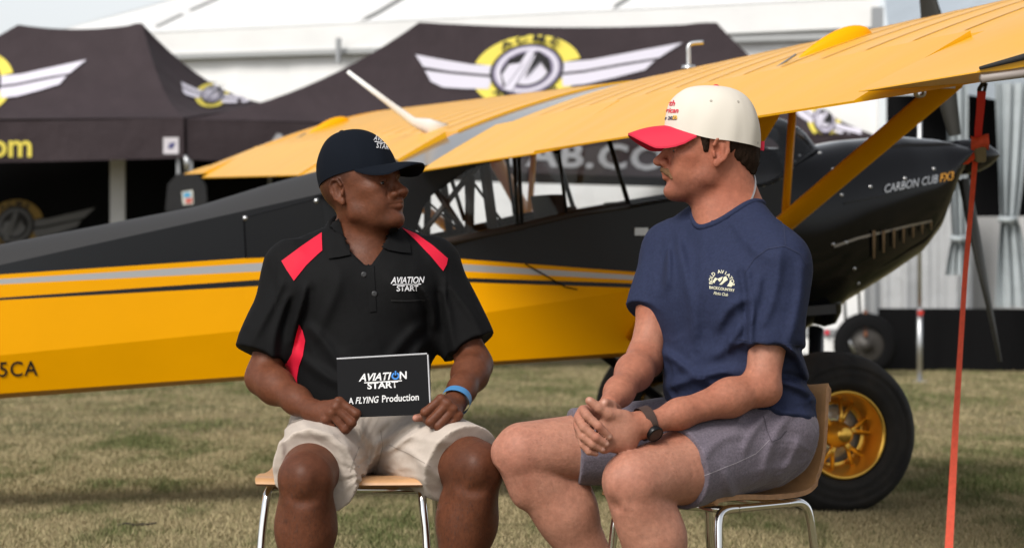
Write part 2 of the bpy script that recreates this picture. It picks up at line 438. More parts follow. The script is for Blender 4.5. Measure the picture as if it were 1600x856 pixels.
# lettering on the valances
bv = bvh_of(valL); vs_, fs_ = text2d('.com', 52, 1.0, 0, 1.0)
lay('lettering', [(vs_, fs_)], bv, M_yel_print, tL, affine(0, 229, (1, 0), (0, -1)), 8, .012)
bv = bvh_of(valM); vs_, fs_ = fit2d('ACMEAEROFAB.COM', 408, 1092, 223, 263, bold=.6, space=1.1)
lay('lettering', [(vs_, fs_)], bv, mat('dimmed_white_print', (.38, .38, .40), .7), tM, lambda x, y: (x + .12 * (243 - y), y + .03 * (x - 900)), 8, .012)  # white letters darkened in colour for the shade on this valance
bv = bvh_of(valL)
lay('maker_label', [(*poly2d([(-12, -13), (12, -13), (12, 13), (-12, 13)]),)], bv, mat('label_white', srgb(205, 200, 205), .7), tL, affine(267, 228, (1, 0), (0, -1)), 6, .012)
lay('maker_mark', [(*poly2d([(-6, -5), (2, -4), (6, 5), (-3, 4)]),)], bv, mat('label_blue', srgb(70, 70, 120), .7), tL, affine(268, 228, (1, 0), (0, -1)), 6, .018)
# black back and side walls of the left tent
def drape(name, a, b, ztop, zbot, m, parent=None, n=60, amp=.05, freq=18, o=None, thick=0, seed=0):
    """hanging fabric between plan points a and b, rippled"""
    rr = random.Random(seed); ph = [rr.uniform(0, 6) for _ in range(3)]
    a, b = Vector(a), Vector(b); nrm = (b - a).cross(V(0, 0, 1)).normalized(); o = o or V(0, 0, 0)
    rows = []
    for k in range(9):
        v = k / 8; row = []
        for i in range(n + 1):
            u = i / n; p = a * (1 - u) + b * u
            w = amp * (.55 * math.sin(freq * u + ph[0] + .6 * v) + .3 * math.sin(2.3 * freq * u + ph[1] - .8 * v) + .15 * math.sin(5.1 * freq * u + ph[2])) * (.4 + .6 * v)
            row.append(V(p.x, p.y, 0) + nrm * w + V(0, 0, ztop * (1 - v) + zbot * v) - o)
        rows.append(row)
    return MB().grid(rows).build(name, m, parent, smooth=True)
oL = Vector(tL.location); oM = Vector(tM.location)
wl = drape('back_wall', PE(-600, 300, 36.2), PE(430, 300, 36.4), 2.32, .02, M_dark, tL, o=oL, amp=.04, freq=25)
drape('back_wall', PE(425, 300, 36.3), PE(640, 300, 36.6), 2.32, .02, M_dark, tM, o=oM, amp=.04, freq=12)
bw = bvh_of(wl)
PR0 = PRINTS; PRINTS = [mat('shaded_gold_print', (.30, .19, .045), .8), mat('shaded_white_print', (.16, .16, .165), .8), mat('shaded_lilac_print', (.06, .06, .065), .8), M_black_print]  # emblem colours darkened to paint in the shade inside the tent
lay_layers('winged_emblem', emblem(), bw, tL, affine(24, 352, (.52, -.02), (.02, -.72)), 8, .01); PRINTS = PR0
# light post panel and a hanging black shirt in the left tent
e = empty('white_post', PE(184, 428, 34.4)); e.location.z = 0; tag(e, 'pale grey upright post under the left tent', 'post')
o_ = Vector(e.location); q0, q1 = PE(172, 246, 34.4), PE(197, 340, 34.4)
MB().box(V(0, 0, q0.z / 2 + .05), (.072, .03, q0.z / 2 + .05)).build('post', mat('pale_post', (.55, .55, .56), .5, noise=(4, .1)), e)
MB().box(V(0, 0, .02), (.2, .2, .02)).build('foot_plate', M_steelpost, e)
e = empty('hanging_shirt', PE(292, 316, 32.6)); tag(e, 'black shirt on a hanger below the corner of the left tent', 'shirt')
o_ = Vector(e.location); prof = [(258, 330), (262, 288), (276, 273), (288, 268), (298, 268), (310, 274), (321, 290), (324, 330)]
fr = [PE(x, y, 32.6) - o_ for x, y in prof]; bk = [p + V(0, .09, 0) for p in fr]; k = len(fr)
mb = MB(); mb.add(fr + bk, [tuple(range(k)), tuple(range(k, 2 * k))[::-1]] + [(i, i + k, (i + 1) % k + k, (i + 1) % k) for i in range(k)])
mb.build('shirt_body', mat('black_cotton', (.012, .012, .013), .9, bump=(9, .4, .02)), e)
MB().tube([PE(292, 268, 32.62) - o_, PE(292, 250, 32.62) - o_, PE(289, 243, 32.62) - o_], [.022, .03, .012]).build('hanger', M_alu, e, True)
q = [PE(x, y, 32.59) - o_ for x, y in ((284, 300), (301, 297), (302, 319), (286, 320))]
mb = MB(); mb.add(q, [(3, 2, 1, 0)]); q2 = [PE(x, y, 32.585) - o_ for x, y in ((286, 302), (297, 300), (298, 308), (287, 309))]; mb.add(q2, [(3, 2, 1, 0)], 1)
q3 = [PE(x, y, 32.585) - o_ for x, y in ((289, 311), (300, 309), (300, 317), (290, 318))]; mb.add(q3, [(3, 2, 1, 0)], 2)
mb.build('badge', [mat('badge_white', srgb(200, 200, 190), .7), mat('badge_blue', srgb(70, 150, 190), .7), mat('badge_red', srgb(190, 90, 80), .7)], e)

# ------------------------------------------------------------------ big white marquee
def marquee():
    e = empty('white_marquee', (0, 29, 0)); tag(e, 'large white frame marquee filling the background behind the black tents', 'marquee')
    o = Vector(e.location)
    a, b = PE(40, 108, 44.0), PE(1372, 34, 39.2)          # eave line
    zt = a.z; b = V(b.x, b.y, zt + .25)
    e1 = PE(1372, 34, 39.2)
    depthv = V(-1.5, 10, 0)
    vh = .32
    A, B = V(a.x, a.y, 3.52), V(e1.x, e1.y, 3.66)
    # walls in panels
    n = 6
    for i in range(n):
        p, q = A.lerp(B, i / n), A.lerp(B, (i + 1) / n)
        drape('wall_panel', (p.x, p.y + .12, 0), (q.x, q.y + .12, 0), p.z + .02, .02, M_white_tent, e, 30, .035, 11, o, seed=i)
        MB().tube([V(p.x, p.y + .3, 0) - o, V(p.x, p.y + .3, p.z) - o], .04, 6).build('post', M_alu, e)
    C, D = A + depthv, B + depthv
    drape('wall_panel', (B.x, B.y, 0), (D.x, D.y, 0), 3.6, .02, M_white_tent, e, 30, .05, 11, o, seed=9)
    drape('wall_panel', (A.x, A.y, 0), (C.x, C.y, 0), 3.5, .02, M_white_tent, e, 30, .05, 11, o, seed=10)
    # eave band
    mb = MB(); up = V(0, 0, vh); mb.grid([[p - o for p in (A.lerp(B, i / 20) for i in range(21))], [p - o + V(0, -.03, 0) + up for p in (A.lerp(B, i / 20) for i in range(21))]])
    mb.grid([[B - o, D - o], [B + up - o, D + up - o]]); mb.build('eave_band', M_white_tent, e)
    MB().box((A + B) / 2 - o + V(0, .02, -.02), ((B - A).length / 2, .05, .03), Matrix.Rotation(math.atan2(B.y - A.y, B.x - A.x), 3, 'Z')).build('gutter', mat('gutter_grey', (.35, .36, .36), .5), e)
    # hip roof in bays
    up2 = up + V(0, -.04, 0)
    R0, R1 = A + V(5.2, 6.5, 2.8), B + V(-1.6, 6.5, 2.8)
    mb = MB()
    rows = sag_patch(A + up2, B + up2, R1, R0, 40, 12, .08, .06); mb.grid([[p - o for p in r] for r in rows])
    rows = sag_patch(C + up, A + up2, R0, R0, 10, 10, .06); mb.grid([[p - o for p in r] for r in rows])
    rows = sag_patch(B + up2, D + up, R1, R1, 10, 10, .06); mb.grid([[p - o for p in r] for r in rows])
    roof = mb.build('roof', M_white_tent, e); shade_auto(roof, 30)
    bv = bvh_of(roof)
    def strap(pts, wdt, name='roof_strap', m=mat('strap_grey', (.30, .30, .29), .8)):
        V_ = []; sh = []
        for (x0, y0), (x1, y1) in zip(pts[:-1], pts[1:]):
            dx, dy = x1 - x0, y1 - y0; l = math.hypot(dx, dy); nx, ny = -dy / l * wdt / 2, dx / l * wdt / 2
            sh.append(([(x0 + nx, y0 + ny), (x1 + nx, y1 + ny), (x1 - nx, y1 - ny), (x0 - nx, y0 - ny)], [(0, 1, 2, 3)]))
        lay(name, sh, bv, m, e, lambda x, y: (x, y), 12, .03, 90)
    strap([(530, 58), (545, 45), (590, 22), (640, -8)], 4)
    strap([(921, 38), (950, 20), (990, -6)], 4)
    strap([(236, 46), (290, 20), (345, -4)], 5, 'roof_fold', mat('fold_grey', (.62, .62, .61), .6))
    p = A.lerp(B, .37)
    MB().tube([PE(528, 98, 41.9) - o, PE(529, 60, 41.9) - o], .035, 6).build('corner_fitting', M_steelpost, e)
    MB().box(PE(1371, 32, 39.1) - o, (.06, .05, .14)).build('corner_fitting', M_steelpost, e)
marquee()

# ------------------------------------------------------------------ pavilion with tied curtains on the right
M_curtain = mat('pale_curtain', (.40, .44, .46), .6, noise=(3, .1), bump=(4, .4, .05))
M_sheet = mat('white_sheet', (.40, .41, .42), .55, bump=(3, .5, .06))
def pavilion():
    D = 35.2
    e = empty('curtained_pavilion', V(PE(1500, 428, D).x, D, 0)); tag(e, 'grey-white pavilion with tied back curtains behind the propeller', 'pavilion')
    o = Vector(e.location)
    def Q(x, y, d=D): return PE(x, y, d)
    # fascia band and roof
    f0, f1 = Q(1392, 92, 38.5), Q(1720, 70, 33.5); g0, g1 = Q(1392, 125, 38.5), Q(1720, 188, 33.5)
    mb = MB(); mb.grid([[g0.lerp(g1, i / 20) - o for i in range(21)], [f0.lerp(f1, i / 20) - o for i in range(21)]])
    mb.grid([[f0.lerp(f1, i / 20) - o for i in range(21)], [f0.lerp(f1, i / 20) + V(.5, 4, 1.2) - o for i in range(21)]])
    mb.build('fascia', mat('fascia_blue_grey', (.36, .41, .46), .6, noise=(2, .08)), e, True)
    # dark inside
    drape('back_wall', Q(1385, 300, 38.9), Q(1760, 300, 38.5), 2.9, .02, M_dark, e, o=o, amp=.03)
    # curtains
    def curtain(x0, x1, tie, ytop, ybot, d, wtie, seed):
        xc, yt = tie; rows = []; rr = random.Random(seed); ph = rr.uniform(0, 6)
        for k in range(29):
            v = k / 28; y = ytop + (ybot - ytop) * v
            t = abs(y - yt) / ((yt - ytop) if y < yt else (ybot - yt)); t = min(1, t) ** (.75 if y < yt else .6)
            row = []
            for i in range(61):
                u = i / 60; x = (xc - wtie / 2 + wtie * u) * (1 - t) + (x0 + (x1 - x0) * u) * t
                p = Q(x, y, d); amp = .03 + .05 * (1 - t)
                row.append(p + V(0, -amp * math.sin(u * 19 + ph + .5 * math.sin(3 * v)) - .5 * amp * math.sin(u * 43 + 2 * ph), 0) - o)
            rows.append(row)
        c = MB().grid(rows).build('curtain', M_curtain, e, True)
        MB().tube([Q(xc - wtie / 2 - 1, yt, d - .1) - o, Q(xc, yt + 2, d - .16) - o, Q(xc + wtie / 2 + 1, yt, d - .1) - o], .03, 8).build('tie_band', M_curtain, e, True)
    curtain(1553, 1612, (1574, 342), 130, 480, 34.2, 24, 1)
    curtain(1476, 1512, (1497, 372), 120, 430, 35.6, 20, 3)
    curtain(1668, 1720, (1690, 342), 130, 480, 34.0, 24, 2)
    # pale sheets hung low and the black skirt
    drape('side_sheet', Q(1338, 300, 36.6), Q(1520, 300, 36.2), 1.9, .48, M_sheet, e, o=o, amp=.09, freq=14, seed=4)
    drape('side_sheet', Q(1516, 300, 36.9), Q(1700, 300, 36.4), 1.55, .55, mat('white_table_cover', (.50, .50, .50), .6), e, o=o, amp=.03, freq=9, seed=5)
    drape('black_skirt', Q(1372, 300, 35.6), Q(1720, 300, 34.9), .62, .01, M_dark, e, o=o, amp=.03, seed=6)
    drape('dark_panel', Q(1322, 300, 37.6), Q(1398, 300, 37.4), 1.5, .02, M_dark, e, o=o, amp=.05, freq=7, seed=8)
    # legs
    for x, yb, d in ((1437, 596, 31.9), (1700, 600, 31.4)):
        pz = PE(x, yb, d); pz.z = 0
        MB().tube([pz - o, V(pz.x, pz.y, .66) - o], .024, 8).build('leg', M_alu, e, True)
        MB().tube([V(pz.x, pz.y, .64) - o, V(pz.x, pz.y, 2.75) - o], .018, 8).build('upper_leg', M_alu, e, True)
        MB().box(V(pz.x, pz.y - .02, .615) - o, (.022, .03, .022)).build('lock_knob', mat('red_plastic', (.5, .03, .02), .4), e)
        MB().box(V(pz.x, pz.y, .006) - o, (.05, .05, .006)).build('foot', M_alu, e)
pavilion()
# white hut seen below the cowling, trailer in front of it
def trailer():
    d = 33.5; e = empty('equipment_trailer', V(PE(1350, 428, d).x, d, 0)); tag(e, 'small white equipment trailer with black tyre, half hidden behind the aircraft tyre', 'trailer')
    o = Vector(e.location)
    w = MB(); c = PE(1352, 545, d) - o; R = .30; c.z = R
    w.lathe(c, (0, 1, 0), [(-.09, R * .55), (-.1, R * .8), (-.07, R * .96), (0, R), (.07, R * .96), (.1, R * .8), (.09, R * .55)], 28)
    w.build('tyre', mat('tyre_rubber', (.006, .006, .0065), .85, spec=.1, bump=(40, .3, .01)), e, True)
    MB().lathe(c, (0, 1, 0), [(-.04, R * .6), (-.06, R * .5), (-.03, .06), (-.08, .05), (-.08, .001)], 20).build('wheel_rim', mat('rim_dark', (.05, .045, .04), .5, .3), e, True)
    MB().box(PE(1300, 519, d + .1) - o, (.42, .04, .03)).build('frame_rail', M_steelpost, e)
    MB().tube([PE(1320, 520, d - .1) - o, PE(1336, 552, d - .1) - o], .02).build('drawbar', M_alu, e, True)
    MB().box(PE(1292, 519, d - .02) - o, (.02, .02, .02)).build('tail_lamp', mat('lamp_red', (.6, .02, .05), .3), e)
    MB().box(PE(1275, 540, d + .2) - o, (.25, .12, .07)).build('white_box', M_white_tent, e)
    MB().box(PE(1306, 470, d + .9) - o, (.22, .35, .28)).build('cargo_box', M_white_tent, e)
    for x in (1322, 1345): MB().tube([PE(x, 515, d) - o, PE(x - 4, 440, d) - o], .014).build('upright', M_dark, e, True)
    MB().box(PE(1352, 505, d - .05) - o, (.018, .02, .12)).build('jack_handle', mat('rusty', (.16, .06, .03), .8), e)
trailer()
# ================================================================== AIRPLANE
PSI = 0.300; S_N = 387.0
_N = V(500 / S_N, FPX / S_N, 0); DU = V(math.cos(PSI), math.sin(PSI), 0); DW = V(-math.sin(PSI), math.cos(PSI), 0)
PC = _N + .95 * DW                                   # point on the ground under the axle centre
plane = empty('airplane', PC, PSI)
tag(plane, 'yellow and black high-wing bush plane with big tyres parked behind the two men', 'airplane')
def L2W(u, w, z): return PC + u * DU + w * DW + V(0, 0, z)
def bp(px, py, w):
    """where the sight line through a pixel meets the aircraft's lengthwise plane at lateral offset w: (u, z)"""
    d = P(px, py, 1) - CAMV; q = CAMV - PC
    t = (w - q.dot(DW)) / d.dot(DW); p = q + d * t
    return p.dot(DU), p.z
def ppx(u, w, z):
    p = L2W(u, w, z); return 800 + FPX * p.x / p.y, 428 - FPX * (p.z - CAMH) / p.y
def hw(u): return .37 if u > -1.3 else max(.05, .37 - (-1.3 - u) * .082)
def bps(px, py, extra=0.0):
    w = -.37
    for _ in range(8): u, z = bp(px, py, w); w = -hw(u) - extra
    return u, z
def line(pts, extra=0.0):
    q = sorted(bps(x, y, extra) for x, y in pts); us, zs = [a for a, _ in q], [b for _, b in q]
    def f(u):
        if u <= us[0]: return zs[0] + (u - us[0]) * (zs[1] - zs[0]) / (us[1] - us[0])
        if u >= us[-1]: return zs[-1] + (u - us[-1]) * (zs[-1] - zs[-2]) / (us[-1] - us[-2])
        return float(np.interp(u, us, zs))
    return f
M_yel = mat('yellow_paint', (.82, .36, .0), .34, spec=.10, noise=(1.5, .05), bump=(3.0, .25, .012), bump2=(14, .12, .004))
M_yelw = mat('yellow_wing_fabric', (.82, .40, .0), .36, spec=.40, coat=.12, noise=(1.2, .06), bump=(4, .25, .010), bump2=(18, .12, .004))
M_blk = mat('black_paint', (.0035, .0035, .0045), .09, spec=.32)
M_blkf = mat('black_fabric_paint', (.006, .0065, .008), .30, spec=.35)
M_deck = mat('matt_black_deck', (.028, .027, .027), .6, bump=(150, .2, .004))
M_grey = mat('silver_stripe', (.42, .42, .42), .35, .3)
M_carbon = mat('carbon_panel', (.045, .046, .05), .3, coat=.4)
M_tubeb = mat('brown_black_tube', (.02, .013, .010), .45)
M_rubber = mat('aircraft_tyre', (.010, .010, .0105), .78, spec=.25, noise=(7, .5, (.05, .043, .034)), bump=(30, .35, .01))
M_gold = mat('gold_anodised', (.86, .50, .09), .30, .9, noise=(14, .1))
M_glass = bpy.data.materials.new('clear_plexiglass'); M_glass.use_nodes = True
_n = M_glass.node_tree.nodes; _L = M_glass.node_tree.links; _n.clear()
_o = _n.new('ShaderNodeOutputMaterial'); _mx = _n.new('ShaderNodeMixShader'); _t = _n.new('ShaderNodeBsdfTransparent'); _t.inputs[0].default_value = (.93, .94, .95, 1)
_g = _n.new('ShaderNodeBsdfGlossy'); _g.inputs['Roughness'].default_value = .03; _fr = _n.new('ShaderNodeFresnel'); _fr.inputs[0].default_value = 1.5
_L.new(_fr.outputs[0], _mx.inputs[0]); _L.new(_t.outputs[0], _mx.inputs[1]); _L.new(_g.outputs[0], _mx.inputs[2]); _L.new(_mx.outputs[0], _o.inputs[0])

# ---- fuselage sides: painted bands between measured lines
F_bottom = line([(0, 615), (378, 588), (700, 569), (930, 554), (1010, 549), (1150, 538), (1240, 522)])
F_crease = line([(0, 555), (373, 517), (709, 496), (800, 482), (1000, 452), (1240, 430)], .02)
F_blk0 = line([(0, 469), (402, 447), (726, 441), (1000, 450), (1240, 462)], .008)
F_blk1 = line([(0, 465), (402, 437), (726, 434), (1000, 443), (1240, 455)], .008)
F_gr0 = line([(0, 444), (420, 423), (714, 423), (1003, 438), (1240, 451)])
F_gr1 = line([(0, 436), (420, 410), (714, 412), (1003, 431), (1240, 446)])
F_yb = line([(0, 429), (420, 401), (710, 404), (1006, 426), (1240, 442)])
F_edge = line([(0, 414), (420, 321), (500, 303), (640, 392), (690, 385), (790, 364), (900, 337), (960, 326), (1100, 303), (1193, 288), (1218, 277), (1238, 262)])
U_TAIL = -5.25; U_FW = bps(1238, 280)[0]; U_DK = bps(500, 303)[0]
print('U_FW', U_FW, 'U_DK', U_DK, 'bottom z at fw', F_bottom(U_FW))
stations = sorted(set([U_TAIL + (U_FW - U_TAIL) * i / 90 for i in range(91)] + [U_DK] + [bps(x, 350)[0] for x in (640, 650, 690, 790, 900, 1193, 1218)]))
bands = [(F_bottom, -.015), (F_crease, .022), (F_blk0, .010), (F_blk1, .009), (F_gr0, .006), (F_gr1, .005), (F_yb, .004), (F_edge, 0)]
bandmat = [0, 0, 1, 0, 2, 0, 1]
for sgn in (-1, 1):
    mb = MB()
    for k in range(len(bands) - 1):
        (f0, e0), (f1, e1) = bands[k], bands[k + 1]
        r0 = [(u, sgn * (hw(u) + e0), f0(u)) for u in stations]
        r1 = [(u, sgn * (hw(u) + e1), max(f1(u), f0(u) + .002)) for u in stations]
        mb.grid([r0, r1], bandmat[k])
    s_ = mb.build('fuselage_side', [M_yel, M_blkf, M_grey], plane); shade_auto(s_, 2.5)
    if sgn < 0: side_left = s_
mb = MB(); mb.grid([[(u, -hw(u) + .015, F_bottom(u)) for u in stations], [(u, -.5 * hw(u), F_bottom(u) - .025) for u in stations], [(u, .5 * hw(u), F_bottom(u) - .025) for u in stations], [(u, hw(u) - .015, F_bottom(u)) for u in stations]])
mb.build('fuselage_belly', M_yel, plane, True)
# ---- turtle deck
F_top = line([(0, 382), (306, 323), (420, 287), (500, 266), (600, 246)], -.3)
_tq = sorted([bp(x, y, 0) for x, y in ((0, 382), (306, 323), (420, 288), (500, 266), (600, 244))])
def f_top(u):
    us = [a for a, _ in _tq]; zs = [b for _, b in _tq]
    if u < us[0]: return zs[0] + (u - us[0]) * (zs[1] - zs[0]) / (us[1] - us[0])
    return float(np.interp(u, us, zs))
dk = [u for u in stations if u <= U_DK + 1e-6] + [U_DK + .12, U_DK + .24, U_DK + .36]
F_edge2 = line([(0, 414), (420, 321), (500, 303), (640, 268)])
rows = []
for j in range(13):
    a = -1 + 2 * j / 12
    rows.append([(u, a * hw(u) * (1.0), F_edge2(u) + max(0, f_top(u) - F_edge2(u)) * (1 - abs(a) ** 1.7)) for u in dk])
MB().grid(rows).build('turtle_deck', M_deck, plane, True)
# ---- rear cabin panels round the arched window
arc = [(650, 380), (650, 362), (654, 343), (662, 324), (674, 306), (690, 290), (708, 277), (730, 266), (757, 256)]
panel = [(500, 303), (560, 282), (620, 268), (665, 258), (757, 250)] + arc[::-1] + [(645, 391), (640, 392)]
for sgn in (-1, 1):
    q = [bp(x, y, -.37) for x, y in panel]
    vs_ = [(u, sgn * .372, z) for u, z in q] + [(u, sgn * .352, z) for u, z in q]; n = len(q)
    bm = bmesh.new(); a = [bm.verts.new(v) for v in vs_[:n]]; b = [bm.verts.new(v) for v in vs_[n:]]
    bm.faces.new(a); bm.faces.new(b[::-1])
    for i in range(n): bm.faces.new((a[i], b[i], b[(i + 1) % n], a[(i + 1) % n]))
    bmesh.ops.triangulate(bm, faces=bm.faces); me = bpy.data.meshes.new('window_surround'); bm.to_mesh(me); bm.free()
    link('window_surround', me, plane, False, M_blkf)
    # access panel on the left side
# ---- access panel (left side) with two screws
ap = [(381, 340), (500, 309), (510, 399), (384, 403)]
q = [bps(x, y) for x, y in ap]
mb = MB(); mb.add([(u, -hw(u) - .006, z) for u, z in q], [(0, 1, 2, 3)]); mb.build('access_panel', M_blkf, plane)
mb = MB()
for x, y in ((381, 341), (384, 402)):
    pass
for (x0, y0), (x1, y1) in (((381, 340), (384, 403)), ((381, 340), (500, 309))):
    a, b = bps(x0, y0), bps(x1, y1); mb.tube([(a[0], -hw(a[0]) - .004, a[1]), (b[0], -hw(b[0]) - .004, b[1])], .004, 5)
mb.build('panel_joint', M_blk, plane)
for x, y in ((383, 341), (494, 314)):
    u, z = bps(x, y); MB().lathe((u, -hw(u) - .004, z), (0, -1, 0), [(0, .011), (.006, .009), (.008, .0001)], 10).build('screw', M_alu, plane, True)
# ---- cowling loft
ct = sorted([bp(x, y, 0) for x, y in ((1238, 233), (1300, 221), (1390, 213), (1460, 219), (1490, 226), (1512, 233))])
cb = sorted([bp(x, y, -.1) for x, y in ((1240, 522), (1290, 496), (1311, 477), (1389, 432), (1444, 397), (1470, 365), (1483, 325), (1500, 280), (1512, 261))])
print('cowl', ct, cb)
U0, U1 = U_FW - .02, min(ct[-1][0], cb[-1][0])
def ci(tab, u): return float(np.interp(u, [a for a, _ in tab], [b for _, b in tab]))
def cowl_w(u):
    t = (u - U0) / (U1 - U0); return .372 * (1 - t) ** .0 * (1 - .62 * max(0, (t - .25) / .75) ** 1.6)
rows = []
for i in range(37):
    t = i / 36; u = U0 + (U1 - U0) * t
    zt, zb = ci(ct, u), ci(cb, u); zm = zb * .42 + zt * .58; n_ = 3.4 - 1.3 * t; row = []
    w_ = cowl_w(u)
    for j in range(48):
        th = 2 * math.pi * j / 48; c_, s_ = math.cos(th), math.sin(th)
        y = math.copysign(abs(c_) ** (2 / n_), c_) * w_; zz = math.copysign(abs(s_) ** (2 / (n_ * .8)), s_)
        row.append((u, y, zm + zz * ((zt - zm) if zz > 0 else (zm - zb))))
    rows.append(row)
mb = MB(); mb.grid(rows, closed=True); mb.add(rows[-1], [tuple(range(48))])
cowl = mb.build('engine_cowling', M_blk, plane, True)
# upper cowl joint line and screws
bc = bvh_of(cowl, side_left)
M_screw = mat('screw_head', (.5, .5, .5), .3, .8)
for x, y in ((1193, 289), (1206, 285), (1218, 278), (1236, 262), (1242, 253), (1249, 243), (1302, 265), (1320, 256), (1281, 239), (1360, 292), (1414, 279), (1459, 264), (1315, 305), (1335, 420), (1341, 443), (1302, 382), (1322, 379)):
    d = (P(x, y, 10) - CAMV).normalized(); h, nr, _, _ = bc.ray_cast(CAMV, d, 60)
    if h is None: continue
    inv = world_matrix(plane).inverted(); c = inv @ h; nn = inv.to_3x3() @ nr
    if nr.dot(d) > 0: nn = -nn
    MB().lathe(c, nn, [(-.002, .009), (.004, .008), (.005, .0001)], 10).build('screw', M_screw, plane, True)
bcw = bvh_of(cowl)
def seam(pts, wpx, name, m, b=bcw):
    sh = []
    for (x0, y0), (x1, y1) in zip(pts[:-1], pts[1:]):
        dx, dy = x1 - x0, y1 - y0; l = math.hypot(dx, dy); nx, ny = -dy / l * wpx / 2, dx / l * wpx / 2
        sh.append(([(x0 + nx, y0 + ny), (x1 + nx, y1 + ny), (x1 - nx, y1 - ny), (x0 - nx, y0 - ny)], [(0, 1, 2, 3)]))
    return lay(name, sh, b, m, plane, lambda x, y: (x, y), 8, .004)
seam([(1318, 318), (1400, 303), (1500, 260)], 3, 'cowl_joint', mat('joint_black', (.003, .003, .003), .6))
seam([(1303, 385), (1340, 372), (1422, 352), (1455, 345)], 4, 'cowl_highlight', mat('highlight_strip', (.35, .33, .32), .35, .8))  # highlight along the cowling side, painted as a pale strip
# gill slats in the side of the lower cowling
for i, (x, y0, y1) in enumerate(((1363, 360, 402), (1378, 360, 393), (1394, 358, 386), (1409, 356, 378), (1424, 353, 370), (1438, 350, 364), (1452, 346, 358))):
    w0 = 5 - .3 * i
    lay('gill_slat', [([(x - w0 / 2, y0), (x + w0 / 2, y0), (x + w0 / 2 - 1, y1), (x - w0 / 2 + 1, y1)], [(0, 1, 2, 3)])], bcw, mat('gill_bronze', (.20, .13, .075), .45, .5), plane, lambda a, b: (a, b), 6, .012)
# lettering on the cowling
tl_ = lambda x, y: (x, y - .195 * (x - 1381))
vs_, fs_ = fit2d('CARBON CUB', 1381, 1464, 289, 302, bold=.3, shear=.2); lay('lettering', [(vs_, fs_)], bcw, mat('silver_letter', (.45, .46, .48), .35, .5), plane, tl_, 5, .006)
vs_, fs_ = fit2d('FX3', 1467, 1489, 289, 302, bold=.3, shear=.2); lay('lettering', [(vs_, fs_)], bcw, mat('gold_letter', (.75, .33, .02), .4), plane, tl_, 5, .006)
# air outlet lobe under the firewall
q = bp(1288, 480, -.2); MB().lathe((q[0], -.2, q[1] + .1), (0, 0, -1), [(0, .05), (.05, .075), (.12, .075), (.17, .05), (.185, .001)], 20).build('air_outlet', M_blk, plane, True)
# ---- spinner and propeller
sb = bp(1513, 245, 0); st = bp(1563, 240, 0); ax = V(st[0] - sb[0], 0, st[1] - sb[1]).normalized()
TH = math.radians(11.3); axd = V(math.cos(TH), 0, math.sin(TH) * .35).normalized()
sl = V(st[0] - sb[0], 0, st[1] - sb[1]).length; sc = V(sb[0], 0, sb[1])
MB().lathe(sc, axd, [(-.1, .075), (-.03, .08), (0, .08), (sl * .3, .070), (sl * .6, .050), (sl * .85, .024), (sl * .97, .007), (sl, .0005)], 28).build('spinner', M_blk, plane, True)
up = V(-math.sin(TH), 0, math.cos(TH)); lat = V(0, 1, 0)
M_prop = mat('propeller_olive_black', (.018, .017, .013), .55)
for s in (1, -1):
    rows = []
    for i in range(15):
        t = i / 14; r = .10 + .84 * t
        ch = .055 + .075 * math.sin(min(1, t * 1.5) * math.pi / 2) - .085 * max(0, t - .55) / .45
        if t > .93: ch *= 1 - .5 * (t - .93) / .07
        tw = math.radians(58 - 40 * t); thk = .022 * (1 - .75 * t) + .004
        cdir = (lat * s * math.cos(tw) - V(math.cos(TH), 0, math.sin(TH)) * math.sin(tw)); ndir = cdir.cross(up * s)
        c0 = sc - axd * .045 + (up * s + lat * .04 * s) * r
        rows.append([c0 + cdir * ch / 2 * math.cos(a) + ndir * thk * math.sin(a) for a in [2 * math.pi * j / 12 for j in range(12)]])
    mb = MB().grid(rows, closed=True); mb.add(rows[-1], [tuple(range(12))]); mb.build('propeller_blade', M_prop, plane, True)
# ---- wings
UL, ZL, AL, GA, RO, CH, TK = .0134, 1.6929, .1767, .0165, .015, 1.6, .182
def naca(x, t=TK, m=.04, p=.4):
    yt = 5 * t * (.2969 * math.sqrt(x) - .126 * x - .3516 * x * x + .2843 * x ** 3 - .1036 * x ** 4)
    yc = m / p ** 2 * (2 * p * x - x * x) if x < p else m / (1 - p) ** 2 * (1 - 2 * p + 2 * p * x - x * x)
    return yc + yt, max(yc - yt, -.020 * min(1, x * 12)) if x < .9 else yc - yt
def wpt(x, nz, w, zoff=0, ch=CH):
    return V(UL - ch * x * math.cos(AL) + ch * nz * math.sin(AL), w, ZL - ch * x * math.sin(AL) + ch * nz * math.cos(AL) + abs(w) * math.tan(GA) + RO * w + zoff)
XH = .775
xs_u = [XH * (1 - math.cos(math.pi * i / 22)) / 2 for i in range(23)]
def find_w(target_px, fn, a=-.38, b=-5.0):
    best = min(((abs(ppx(*fn(a + (b - a) * i / 400))[0] - target_px), a + (b - a) * i / 400) for i in range(401))); return best[1]
FL = .068
def flap_te(w, fl=FL):
    h = wpt(XH, 0, w); return V(h.x - CH * (1 - XH) * math.cos(AL + fl), w, h.z - CH * (1 - XH) * math.sin(AL + fl))
W_ROOT, W_DIV, W_AIL, W_TIP = .385, 1.90, 4.56, 5.2
RIB = .305
